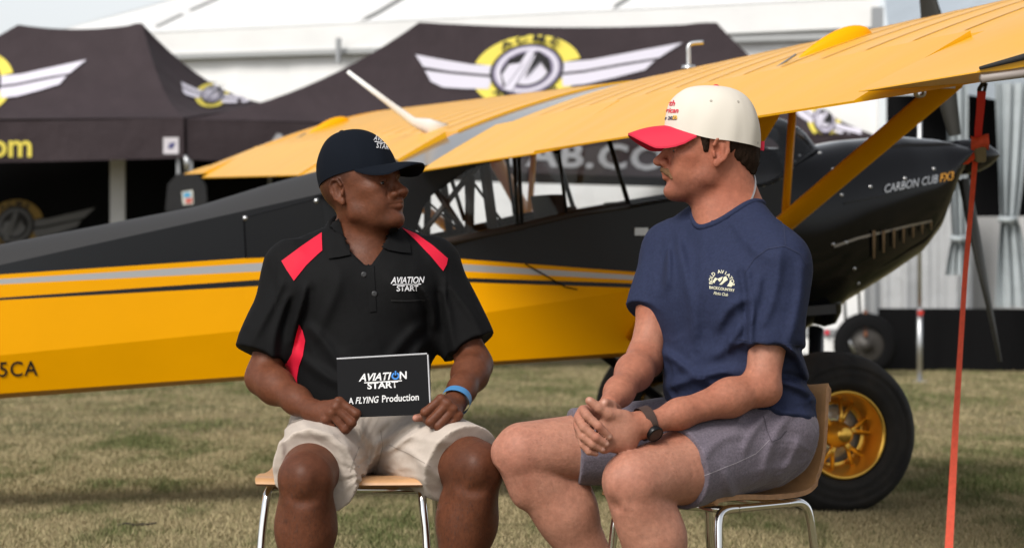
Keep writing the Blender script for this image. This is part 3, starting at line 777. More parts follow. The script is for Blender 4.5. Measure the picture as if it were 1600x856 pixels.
def wing(sgn):
    """fabric panel ahead of the flap and aileron, dipping between its ribs"""
    wn = []; w = W_ROOT
    while w < W_AIL - .01: wn.append(w); w += RIB / 6
    wn.append(W_AIL + .006); rows = []
    for w in wn:
        ph = ((w - W_ROOT) / RIB) % 1.0; sagm = -.005 * (math.sin(math.pi * ph) ** .7); row = []
        for i in range(22, -1, -1): x = xs_u[i]; row.append(wpt(x, naca(x)[0], sgn * w, sagm * min(1, x * 6)))
        for i in range(1, 23): x = xs_u[i]; row.append(wpt(x, naca(x)[1], sgn * w))
        rows.append(row)
    mb = MB().grid(rows, closed=True); mb.add(rows[-1], [tuple(range(len(rows[-1])))]); mb.add(rows[0], [tuple(range(len(rows[0])))])
    o = mb.build('wing', M_yelw, plane); shade_auto(o, 40)
    tag(o, label='left wing reaching over the right-hand man' if sgn < 0 else 'right wing on the far side of the cabin')
    # rounded tip with full chord
    rows = []; xt = [(1 - math.cos(math.pi * i / 20)) / 2 for i in range(21)]
    for k in range(15):
        t = k / 14; w = W_AIL + .008 + (W_TIP - W_AIL - .008) * t; x0 = .80 * (1 - math.sqrt(max(0, 1 - t ** 2.2))); th = 1 - .75 * t ** 2.5; row = []
        f_ = lambda x: x0 + (1 - x0) * x
        for x in xt[::-1]: row.append(wpt(f_(x), naca(x)[0] * th * (1 - .5 * x0), sgn * w))
        for x in xt[1:]: row.append(wpt(f_(x), naca(x)[1] * th * (1 - .5 * x0) - .002, sgn * w))
        rows.append(row)
    mb = MB().grid(rows, closed=True); mb.add(rows[-1], [tuple(range(len(rows[-1])))]); mb.add(rows[0], [tuple(range(len(rows[0])))])
    o2 = mb.build('wing_tip', M_yelw, plane); shade_auto(o2, 40)
    return o
wing_l, wing_r = wing(-1), wing(1)
M_tape = mat('yellow_rib_tape', (.80, .375, .0), .36, spec=.40, coat=.12)
for sg in (-1, 1):                                     # finishing tape over each rib
    k_ = 0; w = W_ROOT + RIB
    while w < W_AIL - .1:
        tp = [.03 + (XH - .05) * i / 18 for i in range(19)]
        MB().grid([[wpt(x, naca(x)[0], sg * (w + e_), .0012) for x in tp] for e_ in (-.009, 0, .009)]).build('rib_tape', M_tape, plane, True); w += RIB
def control(name, sgn, w0, w1, fl, gap=.012, tip=False):
    rows = []; nseg = max(2, int((w1 - w0) / (RIB / 4))); pr = [0, .1, .3, .55, .8, 1]
    uh, lh = naca(XH); um = 1 - XH
    for k in range(nseg + 1):
        w = w0 + (w1 - w0) * k / nseg; c0 = wpt(XH, 0, sgn * w); row = []
        sgm = -.004 * abs(math.sin(math.pi * (w - W_ROOT) / RIB)); cl = CH * um
        if tip: cl *= 1 - .25 * max(0, (w - w1 + .5) / .5) ** 2
        ang = AL + fl; di = V(-math.cos(ang), 0, -math.sin(ang)); nn = V(-math.sin(ang), 0, math.cos(ang))
        for t in pr[::-1]: row.append(c0 + di * (gap + cl * t) + nn * ((uh * CH - .007) * (1 - t) ** .9 + .003) + V(0, 0, sgm * t * (1 - t) * 4))
        for t in pr: row.append(c0 + di * (gap + cl * t) + nn * (lh * CH * .9 * (1 - t) - .003))
        rows.append(row)
    mb = MB().grid(rows, closed=True); mb.add(rows[0], [tuple(range(12))]); mb.add(rows[-1], [tuple(range(12))])
    o = mb.build(name, M_yelw, plane); shade_auto(o, 40); return o
for sg in (-1, 1):
    control('flap', sg, W_ROOT, W_DIV - .012, FL + .02); control('aileron', sg, W_DIV + .012, W_AIL - .006, FL)
# centre section over the cabin
rows = []
for i in range(9):
    w = -.38 + .76 * i / 8; rows.append([wpt(x, naca(x)[0] + .0 - .004 / CH, w, -abs(w) * math.tan(GA) - .10 * max(0, x - .78)) for x in [.02 + .975 * k / 24 for k in range(25)]])
MB().grid(rows).build('centre_section', M_carbon, plane, True)
rows = [[wpt(x, naca(x)[1] + .02, w, -abs(w) * math.tan(GA)) for x in [.05 + .7 * k / 10 for k in range(11)]] for w in (-.38, 0, .38)]
MB().grid(rows).build('cabin_ceiling', M_tubeb, plane, True)
# bullet fairings and the little cable on top
for sg, px in ((-1, 1262), (1, 488)):
    w = find_w(px, lambda w: wpt(.66, naca(.66)[0], w), sg * .4, sg * 4.8); c = wpt(.66, naca(.66)[0], w)
    rows = []
    for i in range(13):
        t = i / 12; r = math.sin(math.pi * t ** .75) ** .8 * .035; cc = wpt(.52 + .16 * t, naca(.52 + .16 * t)[0] - .004, w)
        rows.append([cc + V(0, r * math.cos(a) * .9, r * 1.35 * max(0, math.sin(a))) for a in [math.pi * j / 8 for j in range(9)]])
    MB().grid(rows).build('hinge_fairing', M_yel, plane, True)
    a, b = wpt(.685, naca(.685)[0] + .006, w), wpt(XH + .05, .02, w); MB().tube([a, b], .004, 6).build('control_cable', M_steelpost, plane, True)
# white whip antenna, fuel vent
w = 0.12
def on_roof(px, py):
    best = min(((ppx(*wpt(x, naca(x)[0], w_))[0] - px) ** 2 + (ppx(*wpt(x, naca(x)[0], w_))[1] - py) ** 2, x, w_) for x in [k / 40 for k in range(2, 36)] for w_ in [-5 + k * .05 for k in range(0, 200)])
    return wpt(best[1], naca(best[1])[0], best[2]), best
ab, bb = on_roof(668, 208); print('antenna', bb)
tipuz = bp(543, 112, bb[2]); tp = V(tipuz[0], bb[2], tipuz[1])
MB().tube([ab + V(.09, 0, -.01), ab + V(.0, 0, .03), ab.lerp(tp, .18) , ab.lerp(tp, .5), tp], [.05, .035, .02, .014, .010], 10, oval=(1, .5), updir=(1, 0, .5)).build('antenna', mat('antenna_white', (.78, .78, .76), .4), plane, True)
vb, bb = on_roof(1075, 97); MB().tube(catmull([vb + V(0, 0, -.02), vb + V(0, 0, .05), vb + V(.0, 0, .085), vb + V(.015, -.0, .1), vb + V(.06, -.01, .105)], 4), .010, 10).build('fuel_vent', M_alu, plane, True)
MB().lathe(vb, (0, 0, 1), [(0, .03), (.012, .028), (.016, .012), (.018, .001)], 14).build('fuel_cap', M_alu, plane, True)
# ---- lift struts
fz = bp(1003, 529, -.36); FA = V(fz[0], -.36, fz[1])
def under(x, w): return wpt(x, naca(x)[1], w)
WS = find_w(1487, lambda w: under(.24, w)); print('strut w', WS, ppx(*under(.24, WS)), ppx(*under(.68, WS)))
_a, _f = FA, under(.24, WS)
JT = min((abs(ppx(*_a.lerp(_f, k / 100))[0] - 1228), k / 100) for k in range(20, 95))[1]
JX = min((abs(ppx(*under(k / 100, _a.lerp(_f, JT).y))[0] - 1237), k / 100) for k in range(15, 95))[1]; print('jury', JT, JX)
for sg in (-1, 1):
    a = V(FA.x, sg * .36, FA.z); ft, rt = under(.24, sg * abs(WS)), under(.66, sg * abs(WS))
    MB().tube([a + V(.03, 0, 0), ft], .047, 14, oval=(1, .42), updir=(1, 0, -.2)).build('front_strut', M_yel, plane, True)
    MB().tube([a - V(.03, 0, 0), rt], .042, 14, oval=(1, .42), updir=(1, 0, -.2)).build('rear_strut', M_yel, plane, True)
    m1 = a.lerp(ft, JT); jt = under(JX, sg * abs(m1.y)); MB().tube([m1, jt], .015, 10).build('jury_strut', M_yel, plane, True)
    MB().box(ft + V(-.02, 0, -.005), (.03, .012, .016)).build('strut_fitting', M_alu, plane)
MB().tube([wpt(.998, .004, -W_TIP - .006), wpt(.9, .012, -W_TIP - .006), wpt(.80, .016, -W_TIP - .004)], [.004, .009, .009], 10).build('edge_guard', mat('black_foam', (.015, .015, .016), .8), plane, True)
MB().tube([wpt(.99, -.012, -W_TIP + .004), wpt(.9, -.016, -W_TIP + .004), wpt(.8, -.018, -W_TIP + .004)], .010, 8).build('tip_bow', mat('tip_bow_grey', (.30, .26, .24), .5), plane, True)
MB().lathe(under(.3, WS) + V(-.02, 0, -.02), (0, 1, 0), [(-.012, .012), (-.012, .018), (.012, .018), (.012, .012)], 14).build('tie_down_ring', M_alu, plane, True)
# ---- cabin: tubes, posts, sill, seats
def seg(p0, p1, w, r, name, m, n=8):
    a, b = bp(*p0, w), bp(*p1, w); return MB().tube([(a[0], w, a[1]), (b[0], w, b[1])], r, n).build(name, m, plane, True)
for p0, p1, r in (((656, 369), (724, 285), .012), ((724, 285), (748, 258), .012), ((682, 298), (722, 358), .014), ((705, 279), (726, 345), .009), ((667, 314), (718, 360), .005), ((735, 275), (733, 370), .020), ((756, 250), (771, 362), .024), ((739, 285), (791, 355), .006)):
    seg(p0, p1, -.33, r, 'frame_tube', M_tubeb)
for p0, p1, r in (((648, 372), (735, 272), .012), ((735, 272), (733, 378), .016), ((757, 250), (771, 362), .018), ((684, 300), (724, 360), .012)):
    a, b = bp(*p0, -.33), bp(*p1, -.33); MB().tube([(a[0], .33, a[1]), (b[0], .33, b[1])], r, 8).build('frame_tube', M_tubeb, plane, True)
for sg in (-1, 1):
    for p0, p1, r in (((803, 236), (809, 362), .009), ((810, 236), (816, 362), .009), ((872, 228), (886, 342), .008), ((950, 214), (984, 325), .011), ((640, 380), (690, 381), .012)):
        a, b = bp(*p0, -.362), bp(*p1, -.362); MB().tube([(a[0], sg * .362, a[1]), (b[0], sg * .362, b[1])], r, 8).build('window_post', M_blkf, plane, True)
    pts = [bp(x, y, -.36) for x, y in ((640, 386), (690, 380), (790, 360), (900, 334), (985, 322))]
    MB().tube([(u, sg * .355, z) for u, z in pts], .020, 10).build('window_sill', M_tubeb, plane, True)
    # glazing
    win = [arc[0]] + arc[1:] + [(872, 240), (950, 226), (984, 323), (900, 336), (790, 362), (690, 383)]
    q = [bp(x, y, -.365) for x, y in win]
    MB().add([(u, sg * .366, z) for u, z in q], [tuple(range(len(q)))]).build('side_window', M_glass, plane)
# windscreen
tl = bp(950, 222, -.36); bl = [bp(x, y, -.37) for x, y in ((985, 323), (1100, 303), (1193, 288), (1218, 277), (1238, 262))]; bt = bp(1250, 230, 0)
base = [V(u, -.37 * (1 - .0), z) for u, z in bl]; base[-1].y = -.33
base += [V(bt[0] - .01, -.2, bt[1] - .015), V(bt[0], 0, bt[1])]
full = catmull(base, 5); full = full + [V(p.x, -p.y, p.z) for p in full[-2::-1]]
nn = len(full); lez = wpt(0.02, naca(.02)[1], 0)
top = []
for i in range(nn):
    t = i / (nn - 1); y = -.36 + .72 * t; top.append(V(tl[0] + (lez.x + .03 - tl[0]) * math.sin(math.pi * t) ** .5, y, tl[1] + (lez.z - .01 - tl[1]) * math.sin(math.pi * t) ** .5))
rows = []
for k in range(9):
    v = k / 8; rows.append([a.lerp(b, v) + V(.05, 0, .03) * math.sin(math.pi * v) * math.sin(math.pi * i / (nn - 1)) for i, (a, b) in enumerate(zip(full, top))])
MB().grid(rows).build('windscreen', M_glass, plane, True)
MB().tube(full, .008, 6).build('windscreen_rim', M_blk, plane, True)
# boot cowl top ahead of the windscreen base / glare shield inside
mb = MB(); mb.grid([[(p.x, p.y, p.z - .01) for p in full[:nn // 2 + 1]], [(p.x, -p.y, p.z - .01) for p in full[:nn // 2 + 1]]]); mb.build('instrument_deck', M_deck, plane)
def seat(u, z, h):
    rows = []
    for i in range(9):
        t = i / 8; w_ = .19 * (1 - .5 * max(0, t - .6) ** 1.3); th = .07 * (1 - .4 * t); c = V(u - .12 * t, 0, z + h * t)
        rows.append([c + V(th * math.sin(a), w_ * math.copysign(abs(math.cos(a)) ** .6, math.cos(a)), 0) for a in [2 * math.pi * j / 16 for j in range(16)]])
    mb = MB().grid(rows, closed=True); mb.add(rows[-1], [tuple(range(16))]); mb.box((u + .2, 0, z - .04), (.24, .2, .05)); o = mb.build('pilot_seat', M_deck, plane); shade_auto(o, 40)
sz = bp(895, 306, 0); seat(sz[0], F_bottom(sz[0]) + .25, sz[1] - F_bottom(sz[0]) - .25)
sz2 = bp(745, 360, 0); seat(sz2[0], F_bottom(sz2[0]) + .25, max(.2, sz2[1] - F_bottom(sz2[0]) - .3))
pa = bp(935, 306, 0); MB().box((pa[0] + .18, 0, pa[1] - .14), (.04, .33, .12)).build('instrument_panel', M_deck, plane)
MB().box((-.5, 0, F_bottom(-.5) + .12), (.8, .33, .02), Matrix.Rotation(-.06, 3, 'Y')).build('cabin_floor', M_deck, plane)
# door latch plate and sheet seams
q = bp(1001, 362, -.37); MB().box((q[0], -.375, q[1]), (.03, .006, .016)).build('door_latch', M_alu, plane)
q0, q1 = bp(820, 412, -.38), bp(900, 452, -.38); q2 = bp(1000, 428, -.38)
MB().tube([(q0[0], -.385, q0[1]), (q1[0] - .05, -.39, q1[1] + .01), (q1[0], -.395, q1[1])], .003, 5).build('door_seam', M_blk, plane)
# registration
b_ = bvh_of(side_left); vs_, fs_ = text2d('5CA', 33, .35, 0, .92, 1.12)
lay('registration', [(vs_, fs_)], b_, mat('registration_black', (.01, .01, .01), .4), plane, affine(28, 577, (1, -.04), (0, -1)), 8, .004)
# ---- landing gear
def wheel(sg):
    c = V(0, sg * .95, .318); ax_ = V(0, sg, 0); R = .33; W = .15
    prof = [(-W * .8, .18), (-W * .97, .2), (-W, .245), (-W * .93, .285), (-W * .7, .316), (-W * .35, .329), (0, R), (W * .35, .329), (W * .7, .316), (W * .93, .285), (W * .955, .272), (W * .93, .268), (W * .99, .255), (W, .240), (W * .965, .222), (W * .985, .218), (W * .95, .2), (W * .8, .178), (W * .6, .172)]
    ty = MB().lathe(c, ax_, prof, 56).build('tyre', M_rubber, plane, True)
    rim = MB().lathe(c, ax_, [(W * .80, .180), (W * .88, .176), (W * .88, .168), (W * .80, .162), (W * .2, .140), (W * .1, .128), (W * .1, .118)], 48).build('wheel_rim', M_gold, plane, True)
    hub = MB().lathe(c, ax_, [(W * .1, .055), (W * .45, .052), (W * .5, .04), (W * .85, .034), (W * .9, .025), (W * .9, .0005)], 24); hub.build('wheel_hub', M_gold, rim, True)
    for k in range(6):
        a0 = 2 * math.pi * k / 6 + .2
        for s in (-1, 1):
            a1 = a0 + s * .2; e0 = V(math.cos(a0), 0, math.sin(a0)); e1 = V(math.cos(a1), 0, math.sin(a1))
            MB().tube([c + ax_ * W * .35 + e0 * .045, c + ax_ * W * .32 + e0.lerp(e1, .4) * .08, c + ax_ * W * .26 + e1 * .142], [.014, .010, .009], 8).build('spoke', M_gold, rim, True)
    MB().lathe(c, ax_, [(-.01, .125), (.0, .125), (.0, .06)], 32).build('brake_disc', mat('brake_steel', (.6, .57, .5), .4, .5), rim, True)
    # legs and axle
    z0 = F_bottom(.1) - .01
    MB().tube([c - ax_ * .02, c - ax_ * .18], .025, 12).build('axle', M_steelpost, plane, True)
    MB().tube([c - ax_ * .16, V(.22, sg * .30, F_bottom(.22))], .034, 12, oval=(1, .5), updir=(1, 0, 0)).build('gear_leg', M_blkf, plane, True)
    MB().tube([c - ax_ * .16 - V(.02, 0, 0), V(-.58, sg * .30, F_bottom(-.58))], .026, 12, oval=(1, .6), updir=(1, 0, 0)).build('gear_leg', M_blkf, plane, True)
    MB().tube([c - ax_ * .2, V(.0, sg * -.05, F_bottom(0) - .1)], .022, 10).build('shock_strut', M_alu, plane, True)
wheel(-1); wheel(1)
# tail, outside the frame on the left
zt0, zt1 = F_bottom(U_TAIL), f_top(U_TAIL)
fin = [(-4.75, zt1 + .05), (-5.0, zt1 + .55), (-5.25, zt1 + .95), (-5.6, zt1 + 1.02), (-5.85, zt1 + .7), (-5.8, zt0 + .1), (-5.25, zt0)]
mb = MB(); n = len(fin); mb.add([(u, -.03, z) for u, z in fin] + [(u, .03, z) for u, z in fin], [tuple(range(n)), tuple(range(n, 2 * n))[::-1]] + [(i, i + n, (i + 1) % n + n, (i + 1) % n) for i in range(n)]); mb.build('tail_fin', M_yel, plane)
for sg in (-1, 1):
    st_ = [(-4.5, .06), (-4.75, 1.1), (-5.1, 1.45), (-5.5, 1.35), (-5.6, .06)]
    mb = MB(); n = len(st_); zz = zt1 - .02; mb.add([(u, sg * w, zz + (u + 5) * .15) for u, w in st_] + [(u, sg * w, zz - .05 + (u + 5) * .15) for u, w in st_], [tuple(range(n)), tuple(range(n, 2 * n))[::-1]] + [(i, i + n, (i + 1) % n + n, (i + 1) % n) for i in range(n)]); mb.build('tailplane', M_yel, plane)
MB().lathe((-5.5, 0, .1), (0, 1, 0), [(-.03, .05), (-.04, .08), (0, .1), (.04, .08), (.03, .05)], 20).build('tail_wheel', M_rubber, plane, True)
MB().tube([(-5.2, 0, zt0), (-5.45, 0, .2), (-5.5, 0, .1)], .02).build('tail_spring', M_steelpost, plane, True)

# ------------------------------------------------------------------ tie-down strap
hk = L2W(*(under(.24, WS) + V(.02, -.10, -.01))); dh = hk.y
strap = empty('tie_down_strap', P(1480, 908, 7.9)); strap.location.z = 0
tag(strap, 'orange-red ratchet strap with black hook tying the wing to the ground', 'strap')
so = Vector(strap.location); d0 = dh
M_strap = mat('orange_strap', (.88, .13, .075), .6, spec=.2, weave=(700, .3, .001), noise=(60, .12)); M_strapd = mat('red_strap', (.75, .03, .018), .55)
d1 = d0 - .55
def band(pts, name, m):
    rows = []
    for x, y, d, wpx, ang in pts:
        c = P(x, y, d) - so; hwid = wpx / 2 / FPX * d; dep = max(0, .0125 ** 2 - hwid ** 2) ** .5
        rows.append([c + V(-hwid, dep, 0), c + V(hwid, -dep, 0)])
    mb = MB(); mb.grid(rows); th = [[p + V(0, .0025, 0) for p in r] for r in rows]; mb.grid([r[::-1] for r in th])
    return mb.build(name, m, strap, True)
band([(1534, 142, d0, 14, 0), (1532, 170, d0, 13, 0), (1529, 200, d0, 12, 0), (1528, 222, d0 - .01, 12, 0)], 'upper_webbing', M_strapd)
zb = [(1524, 248, d0 - .03, 7, 0), (1517, 330, d0 - .08, 6, 0), (1508, 430, d0 - .15, 6, 0), (1501, 540, d0 - .23, 6.5, 0), (1494, 650, d0 - .32, 8, 0), (1488, 760, d0 - .41, 10.5, 0), (1483, 850, d0 - .5, 12.5, 0)]
gp = P(1481, 428, d1); zb.append((1480, 428 + CAMH * FPX / d1 - 2, d1, 13, 0)); band(zb, 'webbing', M_strap)
band([(1526, 238, d0 - .04, 9, 0), (1517, 250, d0 - .045, 8, 0), (1508, 257, d0 - .04, 7, 0)], 'loose_end', M_strap)
rows = []
for i in range(9):
    t = i / 8; x = 1517 + 28 * t; rows.append([P(x, 212 + 3 * math.sin(5 * t), d0 - .05 - .02 * math.sin(3 * t)) - so, P(x + 1, 222, d0 - .075) - so, P(x, 234 + 2 * math.sin(7 * t), d0 - .05) - so, P(x, 224, d0 - .01) - so])
MB().grid(rows, closed=True).build('webbing_roll', M_strap, strap, True)
MB().box(P(1531, 238, d0 - .04) - so, (.018, .016, .03)).box(P(1531, 248, d0 - .04) - so, (.014, .02, .012)).build('ratchet', mat('ratchet_brass', (.16, .13, .07), .4, .7), strap)
hkpts = [P(x, y, d0) - so for x, y in ((1531, 118), (1534, 113), (1540, 114), (1541, 122), (1537, 129), (1531, 138), (1530, 143))]
MB().tube(catmull(hkpts, 4), .0075, 8).tube([P(1541, 130, d0) - so, P(1538, 143, d0) - so], .006, 8).build('hook', mat('black_hook', (.012, .012, .012), .45), strap, True)
print('strap ground', so)

# ------------------------------------------------------------------ a twig on the lawn
tw = P(213, 826, 9.62); tw.z = .012
tg = empty('twig', tw); tag(tg, 'thin dark twig lying on the dry grass at lower left', 'twig')
MB().tube(catmull([V(-.075, 0, .004), V(-.04, .004, .012), V(.0, -.004, .006), V(.05, .003, .010), V(.075, 0, .014)], 4), [.004] * 17, 6).build('stem', mat('twig_bark', (.03, .022, .016), .9), tg, True)
MB().tube([V(.0, -.004, .006), V(.03, -.02, .016)], [.003, .0015], 5).build('side_shoot', mat('twig_bark', (.03, .022, .016), .9), tg, True)
# ================================================================== implicit-surface modelling for bodies and cloth
def _hash(ix, iy, iz):
    n = (ix.astype(np.int64) * 73856093) ^ (iy.astype(np.int64) * 19349663) ^ (iz.astype(np.int64) * 83492791)
    n = (n ^ (n >> 13)) * 1274126177
    return ((n ^ (n >> 16)) & 0xffff).astype(np.float32) / 65535.0
def noise3(p):
    i = np.floor(p).astype(np.int64); f = (p - i).astype(np.float32); f = f * f * (3 - 2 * f)
    r = 0
    for dx in (0, 1):
        for dy in (0, 1):
            for dz in (0, 1):
                w = (f[:, 0] if dx else 1 - f[:, 0]) * (f[:, 1] if dy else 1 - f[:, 1]) * (f[:, 2] if dz else 1 - f[:, 2])
                r = r + w * _hash(i[:, 0] + dx, i[:, 1] + dy, i[:, 2] + dz)
    return r * 2 - 1
def fbm(p, o=3):
    r = 0; a = 1; s = 0
    for k in range(o): r = r + a * noise3(p * (2 ** k) + 17.3 * k); s += a; a *= .5
    return r / s
def smin(a, b, k):
    if k <= 0: return np.minimum(a, b)
    h = np.maximum(k - np.abs(a - b), 0) / k
    return np.minimum(a, b) - h * h * (k * .25)
A3 = lambda v: np.array((v[0], v[1], v[2]), np.float32)
def fold_px(p, segs, ymax):
    """cloth folds drawn where the picture shows them: (x0,y0,x1,y1,half width px,height m[,overlap]) as relief on surfaces nearer than ymax"""
    u = 800 + FPX * p[:, 0] / p[:, 1]; w = 428 - FPX * (p[:, 2] - CAMH) / p[:, 1]; f = np.zeros(len(p), np.float32); near = 1 / (1 + np.exp((p[:, 1] - ymax) / .012))
    for sg in segs:
        x0, y0, x1, y1, wd, am = sg[:6]; ov = sg[6] if len(sg) > 6 else 0
        dx, dy = x1 - x0, y1 - y0; L_ = math.hypot(dx, dy); t = ((u - x0) * dx + (w - y0) * dy) / (L_ * L_); d = ((u - x0) * dy - (w - y0) * dx) / L_
        d = d + wd * .8 * np.sin(t * 2.6 + x0)                      # a little bend
        en = np.exp(-np.maximum(np.maximum(-t, t - 1), 0) ** 2 * (L_ / (1.6 * wd)) ** 2); tp = .55 + .45 * np.cos((np.clip(t, 0, 1) - .35) * 2.2)
        q = d / wd; f = f + am * en * tp * (np.exp(-q * q) - (.75 * np.exp(-(q - 1.5 * (1 if ov >= 0 else -1)) ** 2) if ov else 0))
    return f * near
class Frame:
    """local axes: columns of R (3x3 list of vectors) and origin o"""
    def __init__(s, o, x, y, z, sc=1.0): s.o = Vector(o); s.M = Matrix((x, y, z)).transposed(); s.s = sc
    def __call__(s, x, y, z): return s.o + s.M @ Vector((x, y, z)) * s.s
    def loc(s, p): return s.M.transposed() @ (Vector(p) - s.o)
class Vol:
    def __init__(s, lo, hi, h):
        s.h = h; s.lo = np.array(lo, np.float32); n = np.ceil((np.array(hi) - np.array(lo)) / h).astype(int) + 1
        s.ax = [(s.lo[i] + h * np.arange(n[i])).astype(np.float32) for i in range(3)]
        s.D = np.full(n, 1.0, np.float32)
    def sub(s, lo, hi):
        sl = []
        for i in range(3):
            a = int(np.floor((lo[i] - s.lo[i]) / s.h)); b = int(np.ceil((hi[i] - s.lo[i]) / s.h)) + 1
            sl.append(slice(max(0, a), max(0, min(len(s.ax[i]), b))))
        return tuple(sl)
    def grp(s, lo, hi):
        g = Vol.__new__(Vol); g.h = s.h; sl = s.sub(lo, hi); g.sl = sl; g.ax = [s.ax[i][sl[i]] for i in range(3)]
        g.lo = np.array([a[0] for a in g.ax], np.float32); g.D = np.full([len(a) for a in g.ax], 1.0, np.float32); return g
    def merge(s, g, k=0): s.D[g.sl] = smin(s.D[g.sl], g.D, k)
    def pts(s, sl): return s.ax[0][sl[0]][:, None, None], s.ax[1][sl[1]][None, :, None], s.ax[2][sl[2]][None, None, :]
    def _apply(s, sl, d, k, op):
        D = s.D[sl]
        if op == 'u': s.D[sl] = smin(D, d, k)
        elif op == 's': s.D[sl] = -smin(-D, d, k)
        elif op == 'i': s.D[sl] = -smin(-D, -d, k)
    def cone(s, a, b, ra, rb=None, k=0.0, op='u'):
        rb = ra if rb is None else rb; a, b = A3(a), A3(b); r = max(ra, rb) + k + .012
        sl = s.sub(np.minimum(a, b) - r, np.maximum(a, b) + r)
        if any(q.stop <= q.start for q in sl): return s
        X, Y, Z = s.pts(sl); ab = b - a; L = max(float(ab @ ab), 1e-12)
        t = np.clip(((X - a[0]) * ab[0] + (Y - a[1]) * ab[1] + (Z - a[2]) * ab[2]) / L, 0, 1)
        d = np.sqrt((X - a[0] - t * ab[0]) ** 2 + (Y - a[1] - t * ab[1]) ** 2 + (Z - a[2] - t * ab[2]) ** 2) - (ra + (rb - ra) * t)
        s._apply(sl, d, k, op); return s
    def chain(s, pts, rs, k=.004, kk=None):
        """one limb or finger: its own segments blend with k, joins the rest with kk"""
        m = max(rs) + .02 + k; P_ = np.array([A3(p) for p in pts]); g = s.grp(P_.min(0) - m, P_.max(0) + m)
        for i in range(len(pts) - 1): g.cone(pts[i], pts[i + 1], rs[i], rs[i + 1], k if i else 0)
        s.merge(g, k if kk is None else kk); return s
    def ell(s, c, r, F=None, k=0.0, op='u'):
        c = A3(c); R = max(r) + k + .012; sl = s.sub(c - R, c + R)
        if any(q.stop <= q.start for q in sl): return s
        X, Y, Z = s.pts(sl); X, Y, Z = X - c[0], Y - c[1], Z - c[2]
        if F is None: x, y, z = X, Y, Z
        else:
            M = F.M if hasattr(F, 'M') else F
            x = X * M[0][0] + Y * M[1][0] + Z * M[2][0]; y = X * M[0][1] + Y * M[1][1] + Z * M[2][1]; z = X * M[0][2] + Y * M[1][2] + Z * M[2][2]
        k0 = np.sqrt((x / r[0]) ** 2 + (y / r[1]) ** 2 + (z / r[2]) ** 2); k1 = np.sqrt((x / r[0] ** 2) ** 2 + (y / r[1] ** 2) ** 2 + (z / r[2] ** 2) ** 2) + 1e-9
        d = k0 * (k0 - 1) / k1; d = np.where(k0 < .05, -min(r), d)
        s._apply(sl, d, k, op); return s
    def cut(s, p, n, k=0.0):
        """keep the side of the plane the normal n points AWAY from"""
        p, n = A3(p), A3(Vector(n).normalized()); X, Y, Z = s.pts((slice(None),) * 3)
        d = (X - p[0]) * n[0] + (Y - p[1]) * n[1] + (Z - p[2]) * n[2]
        s.D = -smin(-s.D, -d, k); return s
    def hollow(s, a, b, r, t=.007):
        """turn the solid into cloth of thickness t inside the capsule a-b"""
        a, b = A3(a), A3(b); sl = s.sub(np.minimum(a, b) - r, np.maximum(a, b) + r); X, Y, Z = s.pts(sl); ab = b - a; L_ = float(ab @ ab)
        q = np.clip(((X - a[0]) * ab[0] + (Y - a[1]) * ab[1] + (Z - a[2]) * ab[2]) / L_, 0, 1)
        d = np.sqrt((X - a[0] - q * ab[0]) ** 2 + (Y - a[1] - q * ab[1]) ** 2 + (Z - a[2] - q * ab[2]) ** 2) - r
        D = s.D[sl]; s.D[sl] = np.maximum(D, np.where(d < 0, np.minimum(-(D + t), -d), -1)); return s
    def cut_px(s, poly, ymax, k=.003):
        """cut away what lies behind a picture-plane outline, down to depth ymax"""
        pl = np.array(poly, np.float32); dm = ymax; x = (pl[:, 0] - 800) / FPX * dm; z = CAMH - (pl[:, 1] - 428) / FPX * dm
        m = .03; sl = s.sub((x.min() - m, s.ax[1][0], z.min() - m), (x.max() + m, ymax, z.max() + m)); X, Y, Z = s.pts(sl)
        U = (800 + FPX * X / Y); W = (428 - FPX * (Z - CAMH) / Y); U, W = np.broadcast_arrays(U, W)
        best = np.full(U.shape, 1e9, np.float32); ins = np.zeros(U.shape, bool); n = len(pl)
        for i in range(n):
            x0, y0 = pl[i]; x1, y1 = pl[(i + 1) % n]; dx, dy = x1 - x0, y1 - y0
            q = np.clip(((U - x0) * dx + (W - y0) * dy) / (dx * dx + dy * dy), 0, 1); best = np.minimum(best, np.hypot(U - x0 - q * dx, W - y0 - q * dy))
            c = ((y0 > W) != (y1 > W)); xi = x0 + (W - y0) / (dy if abs(dy) > 1e-6 else 1e-6) * dx; ins ^= c & (U < xi)
        d = np.where(ins, -best, best) * (dm / FPX); d = np.maximum(d, (Y - ymax)); D = s.D[sl]; s.D[sl] = -smin(-D, d, k); return s
    def warp(s, fn, band=.03):
        """displace: D -= fn(points) near the surface"""
        m = np.abs(s.D) < band; idx = np.argwhere(m)
        if len(idx) == 0: return s
        p = np.stack([s.ax[i][idx[:, i]] for i in range(3)], 1); s.D[m] -= fn(p).astype(np.float32); return s
    def mesh(s):
        D = s.D; S = D < 0; n = S.shape
        c = np.zeros([q - 1 for q in n], np.uint8)
        for i in (0, 1):
            for j in (0, 1):
                for k in (0, 1): c += S[i:n[0] - 1 + i, j:n[1] - 1 + j, k:n[2] - 1 + k]
        act = (c > 0) & (c < 8); idx = np.argwhere(act); ids = np.full(act.shape, -1, np.int32); ids[act] = np.arange(len(idx))
        pos = np.zeros((len(idx), 3), np.float32); cnt = np.zeros(len(idx), np.float32)
        corners = [(i, j, k) for i in (0, 1) for j in (0, 1) for k in (0, 1)]
        val = {q: D[idx[:, 0] + q[0], idx[:, 1] + q[1], idx[:, 2] + q[2]] for q in corners}
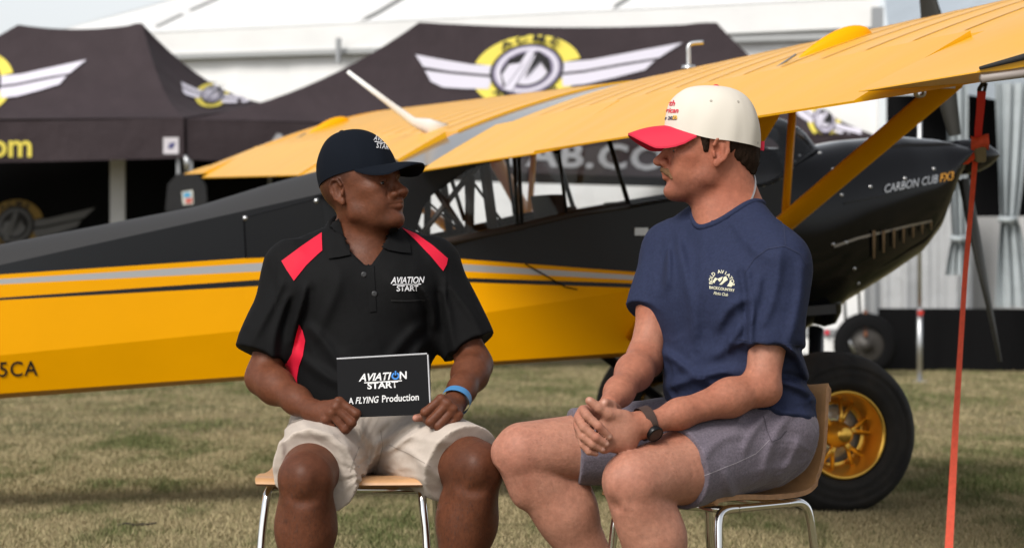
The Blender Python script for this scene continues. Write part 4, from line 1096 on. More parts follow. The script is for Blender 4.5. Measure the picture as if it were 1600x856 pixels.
        for q in corners:
            for ax in range(3):
                if q[ax] == 0:
                    r = tuple(q[t] + (t == ax) for t in range(3)); va, vb = val[q], val[r]; m = (va < 0) != (vb < 0)
                    t = np.where(m, va / np.where(m, va - vb, 1), 0); pp = np.tile(np.array(q, np.float32), (len(idx), 1)); pp[:, ax] += t
                    pos[m] += pp[m]; cnt[m] += 1
        vert = s.lo + s.h * (idx + pos / np.maximum(cnt, 1)[:, None])
        F = []
        for ax in range(3):
            o = [t for t in range(3) if t != ax]
            a = [slice(None)] * 3; b = [slice(None)] * 3; a[ax] = slice(0, n[ax] - 1); b[ax] = slice(1, n[ax])
            ch = S[tuple(a)] != S[tuple(b)]; e = np.argwhere(ch)
            m = np.ones(len(e), bool)
            for t in o: m &= (e[:, t] > 0) & (e[:, t] < n[t] - 1)
            e = e[m]; sgn = S[e[:, 0], e[:, 1], e[:, 2]]
            d1 = np.zeros(3, int); d2 = np.zeros(3, int); d1[o[0]] = 1; d2[o[1]] = 1
            g = lambda q: ids[q[:, 0], q[:, 1], q[:, 2]]
            qd = np.stack([g(e - d1 - d2), g(e - d2), g(e), g(e - d1)], 1)
            if ax == 1: sgn = ~sgn
            qd[~sgn] = qd[~sgn][:, ::-1]; F.append(qd)
        return vert.astype(np.float32), np.concatenate(F).astype(np.int32)
def relax(v, f, it=2, lam=.5):
    n = len(v); e = np.concatenate([f[:, [0, 1]], f[:, [1, 2]], f[:, [2, 3]], f[:, [3, 0]]]); e = np.concatenate([e, e[:, ::-1]])
    deg = np.bincount(e[:, 0], minlength=n).astype(np.float32)[:, None] + 1e-6
    for _ in range(it):
        for l_ in (lam, -lam * 1.02):
            s = np.stack([np.bincount(e[:, 0], v[e[:, 1], i], n) for i in range(3)], 1); v = v + l_ * (s / deg - v)
    return v.astype(np.float32)
def vol_obj(name, vol, m, parent, colfn=None, it=2, keep_big=True):
    v, f = vol.mesh(); v = relax(v, f, it)
    me = bpy.data.meshes.new(name); me.vertices.add(len(v)); o_ = np.array(world_matrix(parent).translation if parent else (0, 0, 0), np.float32)
    me.vertices.foreach_set('co', (v - o_).ravel()); me.loops.add(4 * len(f)); me.loops.foreach_set('vertex_index', f.ravel())
    me.polygons.add(len(f)); me.polygons.foreach_set('loop_start', np.arange(0, 4 * len(f), 4, dtype=np.int32)); me.polygons.foreach_set('loop_total', np.full(len(f), 4, np.int32)); me.update()
    if keep_big:
        bm = bmesh.new(); bm.from_mesh(me); seen = set(); comps = []
        bm.verts.ensure_lookup_table()
        vis = np.zeros(len(bm.verts), bool)
        for s in bm.verts:
            if vis[s.index]: continue
            st = [s]; vis[s.index] = True; comp = [s]
            while st:
                q = st.pop()
                for e in q.link_edges:
                    w = e.other_vert(q)
                    if not vis[w.index]: vis[w.index] = True; st.append(w); comp.append(w)
            comps.append(comp)
        if len(comps) > 1:
            comps.sort(key=len)
            for cc in comps[:-1]:
                if len(cc) < 400: bmesh.ops.delete(bm, geom=cc, context='VERTS')
            bm.to_mesh(me)
        bm.free()
    if colfn is not None:
        n = len(me.vertices); co = np.empty(3 * n, np.float32); me.vertices.foreach_get('co', co); co = co.reshape(-1, 3) + o_
        c4 = np.ones((n, 4), np.float32); c4[:, :3] = np.clip(colfn(co), 0, 1)
        ca = me.color_attributes.new('Col', 'FLOAT_COLOR', 'POINT'); ca.data.foreach_set('color', c4.ravel())
    return link(name, me, parent, True, m)
# ================================================================== PEOPLE AND THEIR CHAIRS
def blob(co, c, r):
    """soft 0..1 mask round a point"""
    c = np.array(c, np.float32); r = np.array(r if hasattr(r, '__len__') else (r, r, r), np.float32)
    return np.exp(-(((co - c) / r) ** 2).sum(1))
class SV:
    """a Vol whose radii scale with the head frame"""
    def __init__(s, v, q): s.v = v; s.q = q
    def ell(s, c, r, F, k=0, op='u'): s.v.ell(c, tuple(x * s.q for x in r), F, k * s.q, op)
    def cone(s, a, b, ra, rb, k=0, op='u'): s.v.cone(a, b, ra * s.q, rb * s.q, k * s.q, op)
class SqF:
    """head frame with a slightly shortened lower face"""
    def __init__(s, F, q): s.F = F; s.q = q; s.o = F.o; s.M = F.M; s.s = F.s
    def __call__(s, x, y, z): return s.F(x, y, z * s.q if z < -.005 else z)
def head_sdf(vol, H, jaw=1.0, nose=1.0, lips=1.0, k=.02):
    """head in frame H: x forward, y to the person's left, z up, origin midway between the ear canals"""
    E0 = H; H = SqF(H, .92); o = H.o; vv = vol.grp(A3(o) - .24, A3(o) + .24); v = SV(vv, H.s)
    v.ell(H(-.006, 0, .042), (.098, .077, .092), H)                       # skull
    v.ell(H(.012, 0, .052), (.082, .072, .08), H, .03)                    # forehead
    v.ell(H(.038, 0, -.026), (.057, .057, .080), H, .035)                 # mid face
    for s in (-1, 1):
        v.cone(H(.000, s * .050 * jaw, -.026), H(.012, s * .047 * jaw, -.058), .014, .014, .035)     # jaw angle
        v.cone(H(.012, s * .046 * jaw, -.058), H(.072, s * .018 * jaw, -.093), .014, .016, .028)
        v.ell(H(.062, s * .045, -.008), (.026, .017, .016), H, .020)      # cheekbone
        v.ell(H(.064, s * .034, -.044), (.026, .020, .028), H, .020)      # cheek
    v.ell(H(.084, 0, -.094), (.0195, .021, .018), H, .018)                # chin
    v.ell(H(.035, 0, -.082), (.045, .034, .020), H, .03)                  # under the chin
    v.cone(H(.086, -.034, .027), H(.093, 0, .023), .011, .011, .014); v.cone(H(.086, .034, .027), H(.093, 0, .023), .011, .011, .014)   # brow
    for s in (-1, 1):
        v.ell(H(.101, s * .031, .004), (.019, .019, .0120), H, .010, 's')  # socket
        v.ell(H(.0775, s * .031, .003), (.0135, .0135, .0125), H, .003)    # eyeball under lids
        v.ell(H(.0930, s * .031, .0022), (.0075, .0120, .0042), H, .002, 's')   # open eye
        v.cone(H(.0890, s * .020, .0085), H(.0855, s * .043, .0065), .0042, .0036, .003)   # upper lid
        v.cone(H(.0885, s * .020, -.0045), H(.0850, s * .043, -.0035), .003, .003, .004)   # lower lid
    # nose
    nd = (nose - 1) * .022
    v.cone(H(.092, 0, .016), H(.117 + .002 * (nose - 1), 0, -.020 - nd), .0072, .0100 * nose, .010)
    v.ell(H(.1185 + .002 * (nose - 1), 0, -.0235 - nd), (.0130 * nose, .0120 * nose, .0105), H, .006)
    for s in (-1, 1):
        v.ell(H(.104, s * .0145 * nose, -.0275 - nd), (.0125 * nose, .0085 * nose, .0090), H, .004)
        v.ell(H(.111, s * .0080, -.0360 - nd), (.0060, .0042, .0040), H, .003, 's')
        v.cone(H(.098, s * .0205 * nose, -.021), H(.088, s * .029, -.046), .0026, .0018, .006, 's')   # fold beside the mouth
    v.ell(H(.089, 0, -.046), (.0185, .027, .016), H, .012)                # muzzle
    # lips
    for s in (-1, 1):
        v.cone(H(.1045, s * .003, -.0515), H(.089, s * .024, -.0560), .0068 * lips, .0030, .005)
        v.cone(H(.1015, s * .003, -.0630), H(.089, s * .022, -.0585), .0074 * lips, .0030, .005)
        v.cone(H(.1110, 0, -.0572), H(.1065, s * .014, -.0572), .0016, .0016, .0025, 's'); v.cone(H(.1065, s * .014, -.0572), H(.093, s * .027, -.0575), .0016, .0012, .0025, 's')
    v.cone(H(.1070, -.014, -.0765), H(.1070, .014, -.0765), .0045, .0045, .010, 's')   # crease over the chin
    # ears
    for s in (-1, 1):
        xe = H.M @ Vector((.96, s * .22, .10)).normalized(); ze = H.M @ Vector((-.1, 0, 1)).normalized()
        E_ = Frame(E0(-.004, s * .079, .002), xe, xe.cross(ze) * -1, ze, H.s)
        v.ell(E_(-.006, 0, .004), (.0185, .0075, .0310), E_, .005)
        v.ell(E_(.004, s * .007, .001), (.0095, .0085, .0165), E_, .003, 's')       # concha
        rim = [E_(.012, s * .004, .014), E_(.008, s * .006, .028), E_(-.006, s * .008, .033), E_(-.018, s * .008, .025), E_(-.022, s * .008, .006), E_(-.016, s * .007, -.012), E_(-.006, s * .004, -.022)]
        for a, b in zip(rim[:-1], rim[1:]): v.cone(a, b, .0040, .0040, .0035)
        v.cone(E_(-.010, s * .005, .018), E_(-.012, s * .006, -.006), .0036, .0036, .004)      # inner ridge
        v.ell(E_(-.001, s * .002, -.025), (.0080, .0055, .0095), E_, .005)           # lobe
        v.cone(E_(.010, s * .004, -.002), E_(.008, s * .005, -.010), .0042, .0038, .004)   # tragus
    vol.merge(vv, k)

def cap_mesh(name, H, parent, m_crown, m_brim, m_btn, prm, cap_label=None):
    """baseball cap in head frame; prm: front/back/side radii, base heights, top, fullness"""
    fx, bx, sy, zf, zs_, zb, zt, nn, cx = prm['fx'], prm['bx'], prm['sy'], prm['zf'], prm['zs'], prm['zb'], prm['zt'], prm['n'], prm.get('cx', 0)
    o = Vector(parent.location); nT, nV = 72, 20
    def base(th):
        c, s = math.cos(th), math.sin(th); x = (fx if c > 0 else bx) * c; y = sy * s
        z = zs_ + (zf - zs_) * max(0, c) ** 1.6 + (zb - zs_) * max(0, -c) ** 1.5
        return x, y, z
    def crown(th, v, off=0):
        x, y, z = base(th); a = v * math.pi / 2; c = max(0.0, math.cos(th)); n_ = nn + prm.get('fn', 0) * c ** 2
        rho = math.cos(a) ** (2 / n_) if a < math.pi / 2 - 1e-6 else 0; zz = math.sin(a) ** (2 / nn)
        seam = 0
        for q in (0, 60, 120, 180, 240, 300):
            dth = (math.degrees(th) - q + 180) % 360 - 180; seam += .0011 * math.exp(-(dth / 2.2) ** 2)
        rr = rho * (1 + prm.get('puff', 0) * math.sin(math.pi * min(1, v * 1.2))) ; sc = 1 + (off - seam) / .09
        wr = .0012 * math.sin(5 * th + 9 * v) * math.sin(math.pi * v) + .0009 * math.sin(11 * th - 6 * v) * (1 - v)
        return H(cx * v + (x - 0) * rr * (sc + wr / .09), y * rr * (sc + wr / .09), z + (zt - z) * zz + off * zz - (.0 if v < .98 else .001))
    rows = [[crown(2 * math.pi * j / nT, i / nV) - o for j in range(nT)] for i in range(nV + 1)]
    inner = [[crown(2 * math.pi * j / nT, i / nV, -.003) - o for j in range(nT)] for i in (0, 2, 4)]
    mb = MB().grid(rows, closed=True); mb.grid([inner[2], inner[1], inner[0], rows[0]], closed=True)
    cap = mb.build(name, m_crown, parent, True)
    MB().lathe(H(cx, 0, zt - .003) - o, H.M @ Vector((0, 0, 1)), [(0, .0085), (.004, .0075), (.0065, .004), (.007, .0002)], 14).build('cap_button', m_btn, cap, True)
    # brim
    A = math.radians(prm.get('bang', 66)); rows = []
    for i in range(13):
        t = i / 12; row = []
        for j in range(33):
            s = -1 + 2 * j / 32; th = s * A; x, y, z = base(th); L = prm['bl'] * (1 - abs(s) ** 2.6) ** .75
            xx = x + L * t * (.96); yy = y + L * t * .10 * s
            zz = z - (prm['arch'] * (s * s) * t ** .7 + prm['dip'] * t - .004 * math.sin(math.pi * t)) * min(1, L / prm['bl'] * 1.4)
            row.append((xx, yy, zz))
        rows.append(row)
    up_ = [[H(*p) - o for p in r] for r in rows]; dn = [[H(p[0], p[1], p[2] - .0042) - o for p in r] for r in rows]
    mb = MB().grid(up_); mb.grid([r[::-1] for r in dn]); mb.grid([up_[-1][::-1], dn[-1][::-1]]); mb.grid([[r[0] for r in up_], [r[0] for r in dn]]); mb.grid([[r[-1] for r in dn], [r[-1] for r in up_]])
    br = mb.build('cap_brim', m_brim, cap); shade_auto(br, 50)
    return cap, br
def yawF(deg, side=1):
    """unit forward vector: 0 faces the camera, positive turns to the picture's right"""
    a = math.radians(deg); return V(math.sin(a), -math.cos(a), 0)
def frame_of(o, fwd, pitch=0, roll=0, sc=1.0):
    x = Vector(fwd).normalized(); z = V(0, 0, 1); y = z.cross(x).normalized()
    if pitch: q = Matrix.Rotation(-math.radians(pitch), 3, y); x = q @ x; z = q @ z
    if roll: q = Matrix.Rotation(math.radians(roll), 3, x); y = q @ y; z = q @ z
    return Frame(o, x, y, z, sc)
def hairs(name, obj, m, parent, regions, n, ln, seed=1):
    """fine body hair lying along the skin: regions = list of (a, b, radius, weight)"""
    me = obj.data; k = len(me.vertices); co = np.empty(3 * k, np.float32); me.vertices.foreach_get('co', co); co = co.reshape(-1, 3)
    nr = np.empty(3 * k, np.float32); me.vertices.foreach_get('normal', nr); nr = nr.reshape(-1, 3); o = np.array(parent.location, np.float32); rg = np.random.default_rng(seed); V_ = []
    for a, b, r, wt in regions:
        a3, b3 = A3(a) - o, A3(b) - o; ab = b3 - a3; t = ((co - a3) @ ab) / (ab @ ab); d = np.linalg.norm(co - a3 - np.clip(t, 0, 1)[:, None] * ab, axis=1)
        idx = np.flatnonzero((t > 0) & (t < 1) & (d < r)); 
        if len(idx) == 0: continue
        idx = rg.choice(idx, int(n * wt)); p = co[idx] + rg.normal(0, .0015, (len(idx), 3)); nn = nr[idx]; dr = ab / np.linalg.norm(ab) + rg.normal(0, .35, (len(idx), 3)); dr -= nn * (dr * nn).sum(1)[:, None]; dr /= np.linalg.norm(dr, axis=1)[:, None] + 1e-6
        l_ = ln * rg.uniform(.5, 1.2, (len(idx), 1)); sd = np.cross(dr, nn) * .0002
        V_.append(np.stack([p - sd, p + sd, p + dr * l_ + nn * l_ * .35], 1))
    V_ = np.concatenate(V_).reshape(-1, 3).astype(np.float32); q = len(V_) // 3; m2 = bpy.data.meshes.new(name); m2.vertices.add(3 * q); m2.vertices.foreach_set('co', V_.ravel()); m2.loops.add(3 * q); m2.loops.foreach_set('vertex_index', np.arange(3 * q, dtype=np.int32))
    m2.polygons.add(q); m2.polygons.foreach_set('loop_start', np.arange(0, 3 * q, 3, dtype=np.int32)); m2.polygons.foreach_set('loop_total', np.full(q, 3, np.int32)); m2.update()
    o_ = link(name, m2, parent, False, m); o_['kind'] = 'stuff'; return o_
def skin_mat(name, rough, sss, bumpd=.0018):
    return mat(name, (.5, .3, .2), rough, vcol=True, sss=sss, spec=.22, noise=(85, .17), bump=(170, .4, bumpd), bump2=(38, .22, .004))

# ------------------------------------------------------------------ the man on the left
DL = 6.557
def L(px, py, dy=0.0): return P(px, py, DL + dy)
def man_left():
    root = empty('person', V(L(567, 428).x, DL, 0))
    tag(root, 'seated man in black and red polo shirt and navy cap holding a sign', 'person', 'two men in conversation')
    Hf = frame_of(L(564, 302, -.02), yawF(58), pitch=13, sc=1.05)
    shR, shL = L(457, 424, .01), L(676, 419, .02)
    elR, elL = L(411, 590, -.06), L(742, 570, -.05)
    wrR, wrL = L(487, 641, -.25), L(712, 627, -.26)
    hpR, hpL = L(522, 684, .0), L(616, 684, .0); knR, knL = L(478, 746, -.42), L(745, 730, -.38)
    anR = V(knR.x - .005, knR.y + .03, .09); anL = V(knL.x - .075, knL.y + .05, .09)
    # ---- body
    lo = A3(L(340, 1000, -.62)); hi = A3(L(800, 180, .26)); lo[2] = .0
    B = Vol(lo, hi, .0033)
    B.ell(L(567, 470, 0), (.180, .118, .165), None); B.ell(L(567, 590, -.01), (.148, .112, .16), None, .06); B.ell(L(568, 665, .01), (.155, .12, .09), None, .05)
    for s, sh in ((-1, shR), (1, shL)):
        B.cone(L(567, 398, .02), sh, .055, .050, .05)
        B.cone(L(567 + s * 25, 362, .02), sh + V(0, 0, .015), .035, .036, .05)
    B.cone(Hf(-.018, 0, -.045), L(566, 400, .02), .054, .060, .03)
    B.cone(Hf(.022, .0, -.072), L(572, 412, -.03), .036, .034, .03)
    for s, hp, kn, an in ((-1, hpR, knR, anR), (1, hpL, knL, anL)):
        sh1 = kn.lerp(an, .34) + V(0, .018, 0); sh2 = kn.lerp(an, .68) + V(0, .010, 0)
        B.chain([hp, hp.lerp(kn, .6), kn], [.086, .077, .067], .03, .03)
        g = B.grp(A3(kn) - .62, A3(kn) + .2)
        g.chain([kn + V(0, .006, -.01), sh1, sh2, an], [.060, .066, .047, .038], .03, .0)
        g.cone(kn + V(0, -.020, -.01), kn.lerp(an, .55) + V(0, -.012, 0), .046, .034, .03); g.ell(kn + V(0, -.047, .006), (.027, .026, .032), None, .018); [g.ell(kn + V(q * .046, -.060, -.012), (.016, .016, .030), None, .025, 's') for q in (-1, 1)]; g.ell(kn + V(0, -.068, -.052), (.022, .012, .010), None, .02, 's'); g.ell(kn + V(0, -.016, -.075), (.028, .028, .05), None, .03)
        g.ell(sh1 + V(s * .022, .012, .02), (.046, .044, .095), None, .03); g.ell(sh1 + V(-s * .024, .012, .03), (.040, .040, .08), None, .03)
        g.chain([an + V(0, .02, -.03), an + V(s * .01, -.10, -.055), an + V(s * .02, -.17, -.068)], [.038, .036, .024], .03, .03)
        B.merge(g, .014)
    # ---- arms and hands as one group, not melting into the lap
    Ar = B.grp(lo, hi)
    for sh, el, wr in ((shR, elR, wrR), (shL, elL, wrL)):
        mid = sh.lerp(el, .5) + V(0, .005, 0); fm = el.lerp(wr, .26)
        Ar.chain([sh, mid, el, fm, el.lerp(wr, .7), wr], [.052, .048, .040, .0425, .0315, .0262], .03, .0)
        Ar.ell(el + V(0, .024, -.014), (.025, .025, .024), None, .025)
    # right hand: fist over the left edge of the sign
    g = Ar.grp(A3(wrR) - .12, A3(wrR) + .15)
    kk = [L(531, 628, -.315), L(526, 638, -.318), L(519, 647, -.315), L(511, 657, -.305)]
    for q in kk: g.cone(wrR + V(.01, 0, -.004), q, .020, .0120, .014)
    g.ell(L(508, 645, -.275), (.036, .022, .026), None, .015)
    Ar.merge(g, .018)
    tips = [(L(557, 646, -.325), L(548, 662, -.292)), (L(550, 660, -.325), L(540, 672, -.292)), (L(539, 670, -.318), L(530, 677, -.288)), (L(525, 674, -.305), L(518, 678, -.28))]
    for q, (p1, p2), r in zip(kk, tips, (.0112, .0114, .0108, .0096)):
        Ar.chain([q, q.lerp(p1, .5), p1, p2], [r * 1.08, r * .92, r * 1.02, r * .92], .003, .0016); Ar.ell(q + V(-.003, -.004, .004), (.0115, .011, .0095), None, .006)
    Ar.chain([wrR + V(.03, .01, .0), L(527, 640, -.275), L(548, 642, -.272)], [.018, .013, .011], .006, .008)      # thumb behind the sign
    # left hand: fingers folded down over the sign's right edge
    g = Ar.grp(A3(wrL) - .12, A3(wrL) + .12)
    kk = [L(688, 624, -.325), L(698, 632, -.332), L(707, 640, -.33), L(715, 650, -.322)]
    for q in kk: g.cone(wrL + V(-.004, 0, -.004), q, .020, .0120, .014)
    Ar.merge(g, .018)
    tips = [(L(664, 644, -.335), L(669, 658, -.30)), (L(672, 659, -.34), L(680, 667, -.30)), (L(684, 666, -.336), L(692, 671, -.30)), (L(698, 668, -.325), L(704, 672, -.295))]
    for q, (p1, p2), r in zip(kk, tips, (.0112, .0114, .0108, .0096)):
        Ar.chain([q, q.lerp(p1, .5), p1, p2], [r * 1.08, r * .92, r * 1.02, r * .92], .003, .0016); Ar.ell(q + V(.003, -.004, .004), (.0115, .011, .0095), None, .006)
    Ar.chain([wrL + V(-.02, .01, -.01), L(676, 648, -.295), L(650, 653, -.305)], [.018, .013, .0095], .006, .008)
    B.merge(Ar, .0)
    head_sdf(B, Hf, jaw=1.03, nose=1.22, lips=1.32, k=.02)
    base = np.array([.128, .044, .022], np.float32)
    def colr(co):
        c = np.tile(base, (len(co), 1))
        fb = fbm(co * 22)[:, None]; c *= 1 + .20 * fb + .12 * fbm(co * 70)[:, None]
        h = lambda x, y, z: Hf(x, y, z)
        lip = np.maximum(blob(co, h(.094, 0, -.069), (.017, .017, .008)), .7 * blob(co, h(.095, 0, -.056), (.016, .016, .006)))
        c = c * (1 - .45 * lip[:, None]) + np.array([.20, .085, .065]) * .45 * lip[:, None]
        br = sum(blob(co, h(.088, s * y, .0255 + .002), (.012, .012, .0055)) for s in (-1, 1) for y in (.02, .032, .042)); c *= (1 - .8 * np.clip(br, 0, 1))[:, None]
        stub = np.clip(sum(blob(co, h(x, y, z), .022) for x, y, z in ((.085, 0, -.045), (.08, .0, -.1), (.06, .03, -.095), (.06, -.03, -.095), (.03, .05, -.075), (.03, -.05, -.075), (.07, .028, -.07), (.07, -.028, -.07))), 0, 1)
        c *= (1 - .32 * stub)[:, None]
        # short dark hair round the back and temples
        loc = (co - np.array(Hf.o, np.float32)) @ np.array(Hf.M, np.float32)
        sg = lambda x: 1 / (1 + np.exp(-np.clip(x, -30, 30)))
        nz_ = .006 * fbm(co * 120)
        hair = np.maximum(sg((loc[:, 2] - .022 + nz_) / .004) * sg((.030 - loc[:, 0] + nz_) / .005), sg((-.040 - loc[:, 0] + nz_) / .006) * sg((loc[:, 2] + .04 + nz_) / .008)) * (np.linalg.norm(loc, axis=1) < .16)
        c = c * (1 - .5 * hair[:, None])
        ear = sum(blob(co, h(-.004, s * .085, 0), .03) for s in (-1, 1)); c *= (1 + .10 * ear)[:, None]
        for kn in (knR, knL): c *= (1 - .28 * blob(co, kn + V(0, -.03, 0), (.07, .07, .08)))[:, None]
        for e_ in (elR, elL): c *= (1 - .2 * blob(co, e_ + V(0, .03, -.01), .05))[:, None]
        th = blob(co, L(646, 653, -.31), (.012, .03, .010)); c = c * (1 - th[:, None]) + np.array([.50, .24, .18]) * th[:, None]
        return c
    M_skin = skin_mat('dark_skin', .50, .06)
    body = vol_obj('body', B, M_skin, root, colr, it=1)
    # eyes
    for s in (-1, 1):
        MB().lathe(Hf(.078, s * .031, .003) - root.location, Hf.M @ Vector((1, s * .06 + .10, 0)), [(-.004, .0128), (.004, .0124), (.008, .0102), (.0115, .0062), (.0132, .0001)], 16).build('eye', [mat('eye_white', (.5, .45, .42), .2)], body, True)
        MB().lathe(Hf(.078, s * .031, .003) - root.location, Hf.M @ Vector((1, s * .06 + .10, 0)), [(.0112, .0068), (.0134, .0040), (.0140, .0001)], 14).build('iris', mat('dark_iris', (.012, .008, .006), .1), body, True)
    # ---- polo shirt
    S = Vol(A3(L(350, 640, -.24)), A3(L(790, 320, .24)), .0040)
    S.ell(L(567, 468, 0), (.200, .140, .180), None); S.ell(L(566, 560, -.01), (.172, .144, .18), None, .06); S.ell(L(566, 625, -.01), (.170, .142, .12), None, .05)
    for s, sh in ((-1, shR), (1, shL)):
        S.cone(L(567, 402, .02), sh + V(-s * .015, 0, .0), .070, .062, .06); S.cone(L(567 + s * 26, 372, .03), sh + V(-s * .01, 0, .014), .038, .044, .05)
        S.ell(L(567 + s * 52, 455, -.075), (.085, .052, .075), None, .05)                # chest
    S.cut(L(567, 624), (0, 0, -1), .006)
    slv = ((shR, L(411, 553, -.04), .070, V(-.02, 0, -.02)), (shL, L(733, 540, -.03), .069, V(.10, 0, .02)))
    for sh, hem, r, tilt in slv:
        ax_ = (hem - sh).normalized(); nrm = (ax_ + tilt).normalized()
        ga = S.grp(np.minimum(A3(sh), A3(hem)) - .14, np.maximum(A3(sh), A3(hem)) + .14)
        ga.cone(sh, hem + ax_ * .06, .070, r, 0); ga.cut(hem, nrm, .003)
        S.merge(ga, .045)
    def folds(p):
        q = p - np.array(L(567, 500), np.float32)
        n1 = fbm(np.stack([q[:, 0] * 9 + q[:, 2] * 5, q[:, 1] * 6, q[:, 2] * 4 - q[:, 0] * 3], 1) + 3.1, 3)
        low = np.clip((.05 - q[:, 2]) / .15, 0, 1); side = np.clip((np.abs(q[:, 0]) - .12) / .08, 0, 1)
        return .0055 * (1 - np.abs(n1) * 2) * (.4 + .6 * np.maximum(low, side)) + 1.3 * fold_px(p, (
            (470, 455, 462, 530, 7, .010, 1), (482, 520, 540, 575, 9, .009), (478, 560, 560, 608, 9, .009), (663, 455, 676, 505, 7, .010, -1), (655, 520, 600, 560, 9, .008), (662, 545, 610, 596, 9, .009),
            (432, 445, 402, 530, 8, .008), (446, 470, 430, 555, 7, .007, 1), (706, 440, 745, 520, 8, .008), (690, 460, 716, 545, 7, .008, -1), (520, 440, 505, 520, 10, .006), (618, 440, 640, 520, 10, .005), (540, 560, 600, 590, 9, .007)), DL)
    S.warp(folds)
    for sh, hem, r, tilt in slv:
        ax_ = (hem - sh).normalized(); S.hollow(hem - ax_ * .012, hem + ax_ * .05, .086, .011)
    S.cone(L(564, 425, .005), L(560, 330, .0), .066, .074, .006, 's')                      # neck opening
    S.cut_px([(528, 330), (534, 362), (546, 391), (570, 414), (580, 414), (598, 389), (613, 356), (613, 330)], DL - .01, .004)
    M_polo = mat('black_polo_knit', (.0038, .0038, .0042), .8, bump=(420, .2, .0006), noise=(30, .1), spec=.17, bump2=(24, .3, .006))
    shirt = vol_obj('polo_shirt', S, M_polo, root, None, it=2)
    bs = bvh_of(shirt); ID = lambda x, y: (x, y)
    M_red = mat('red_polo_panel', (.62, .008, .035), .7, bump=(420, .2, .0006), spec=.3)
    lay('shoulder_panel', [([(503, 364), (470, 386), (440, 408), (448, 422), (460, 439), (480, 414), (497, 398), (504, 392)], [tuple(range(8))])], bs, M_red, shirt, ID, 5, .0022)
    lay('shoulder_panel', [([(628, 357), (650, 366), (676, 384), (699, 404), (697, 414), (692, 424), (672, 400), (650, 377)], [tuple(range(8))])], bs, M_red, shirt, ID, 5, .0022)
    lay('side_panel', [([(466, 506), (474, 516), (478, 532), (474, 556), (468, 572), (465, 590), (466, 606), (456, 600), (446, 586), (446, 568), (456, 552), (460, 530)], [tuple(range(12))])], bs, M_red, shirt, ID, 5, .0022)
    # placket, buttons, pocket seam, sleeve hems
    M_trim = mat('black_polo_trim', (.004, .004, .0045), .6)
    lay('placket', [([(571, 412), (584, 404), (588, 486), (577, 488)], [(0, 1, 2, 3)])], bs, M_polo, shirt, ID, 5, .003)
    seamline = lambda pts, w: [([(x0, y0), (x1, y1), (x1 + w[0], y1 + w[1]), (x0 + w[0], y0 + w[1])], [(0, 1, 2, 3)]) for (x0, y0), (x1, y1) in zip(pts[:-1], pts[1:])]
    lay('pocket_edge', seamline([(611, 468), (635, 469), (665, 467)], (0, 2)), bs, M_trim, shirt, ID, 5, .003)
    for x, y in ((568.5, 429), (585, 459)):
        h, nr, _, _ = bs.ray_cast(CAMV, (P(x, y, 6) - CAMV).normalized(), 20)
        if h: MB().lathe(h - Vector(root.location), -(P(x, y, 6) - CAMV).normalized(), [(0, .0075), (.003, .0072), (.0036, .005), (.003, .0002)], 14).build('button', mat('shirt_button', (.03, .03, .032), .35), shirt, True)
    # collar: a stand round the neck, and two wings lying on the chest
    rows = []; nC = 48; cB = L(563, 372, .012)
    for i, (dr_, dz) in enumerate(((-.002, -.01), (-.003, .044), (.000, .054), (.008, .055), (.018, .040), (.028, .014), (.034, -.006))):
        row = []
        for j in range(nC + 1):
            t = -1 + 2 * j / nC; th = math.pi / 2 + t * math.radians(116); fr = max(0, (abs(t) - .5) / .5)
            rr = .0695 + dr_ + .004 * fr
            row.append(cB + V(math.cos(th) * rr * 1.02, math.sin(th) * rr, dz + .018 * math.sin(th) * .6 - .030 * fr ** 1.5) - root.location)
        rows.append(row)
    mb = MB().grid(rows); mb.build('collar_stand', M_polo, shirt, True)
    bs2 = bvh_of(shirt, body)
    lay('collar_wing', [([(533, 340), (522, 350), (508, 372), (510, 390), (514, 406), (530, 404), (548, 400), (545, 391), (540, 374), (536, 354)], [tuple(range(10))])], bs2, M_polo, shirt, ID, 3, .0065)
    lay('collar_wing', [([(609, 354), (618, 353), (626, 360), (633, 372), (640, 385), (641, 398), (626, 397), (606, 393), (597, 389), (604, 372)], [tuple(range(10))])], bs2, M_polo, shirt, ID, 3, .0065)
    # prints on the chest
    def logo(cx, cy, ax_, ay_, s, bvh, par, mw, off=.003, ml=3, bold=.40):
        f_ = affine(cx, cy, ax_, (-ay_[0], -ay_[1]), s)
        for txt, bx in (('AVIATION', (-52, 52, -20, 0)), ('START', (-34, 34, 6, 24))):
            vs_, fs_ = fit2d(txt, *bx, bold=bold, shear=.25 if txt == 'AVIATION' else 0); lay('lettering', [(vs_, fs_)], bvh, mw, par, f_, ml, off)
        lay('rule', [(*poly2d([(-46, 2), (42, 2), (42, 4.6), (-46, 4.6)]),)], bvh, mw, par, f_, ml, off)
    M_wprint = mat('white_embroidery', (.72, .72, .74), .7)
    logo(636.5, 443, (1, -.02), (0, -1), .50, bs, shirt, M_wprint)
    # ---- shorts
    K = Vol(A3(L(400, 810, -.52)), A3(L(790, 600, .22)), .0040)
    K.ell(L(566, 658, .0), (.176, .143, .10), None)
    K.ell(L(566, 680, -.06), (.14, .12, .075), None, .04)
    lg = ((-1, hpR, knR, hpR.lerp(knR, .84) + V(.006, 0, .0), .110, .096), (1, hpL, knL, hpL.lerp(knL, .86) + V(-.004, 0, .004), .110, .092))
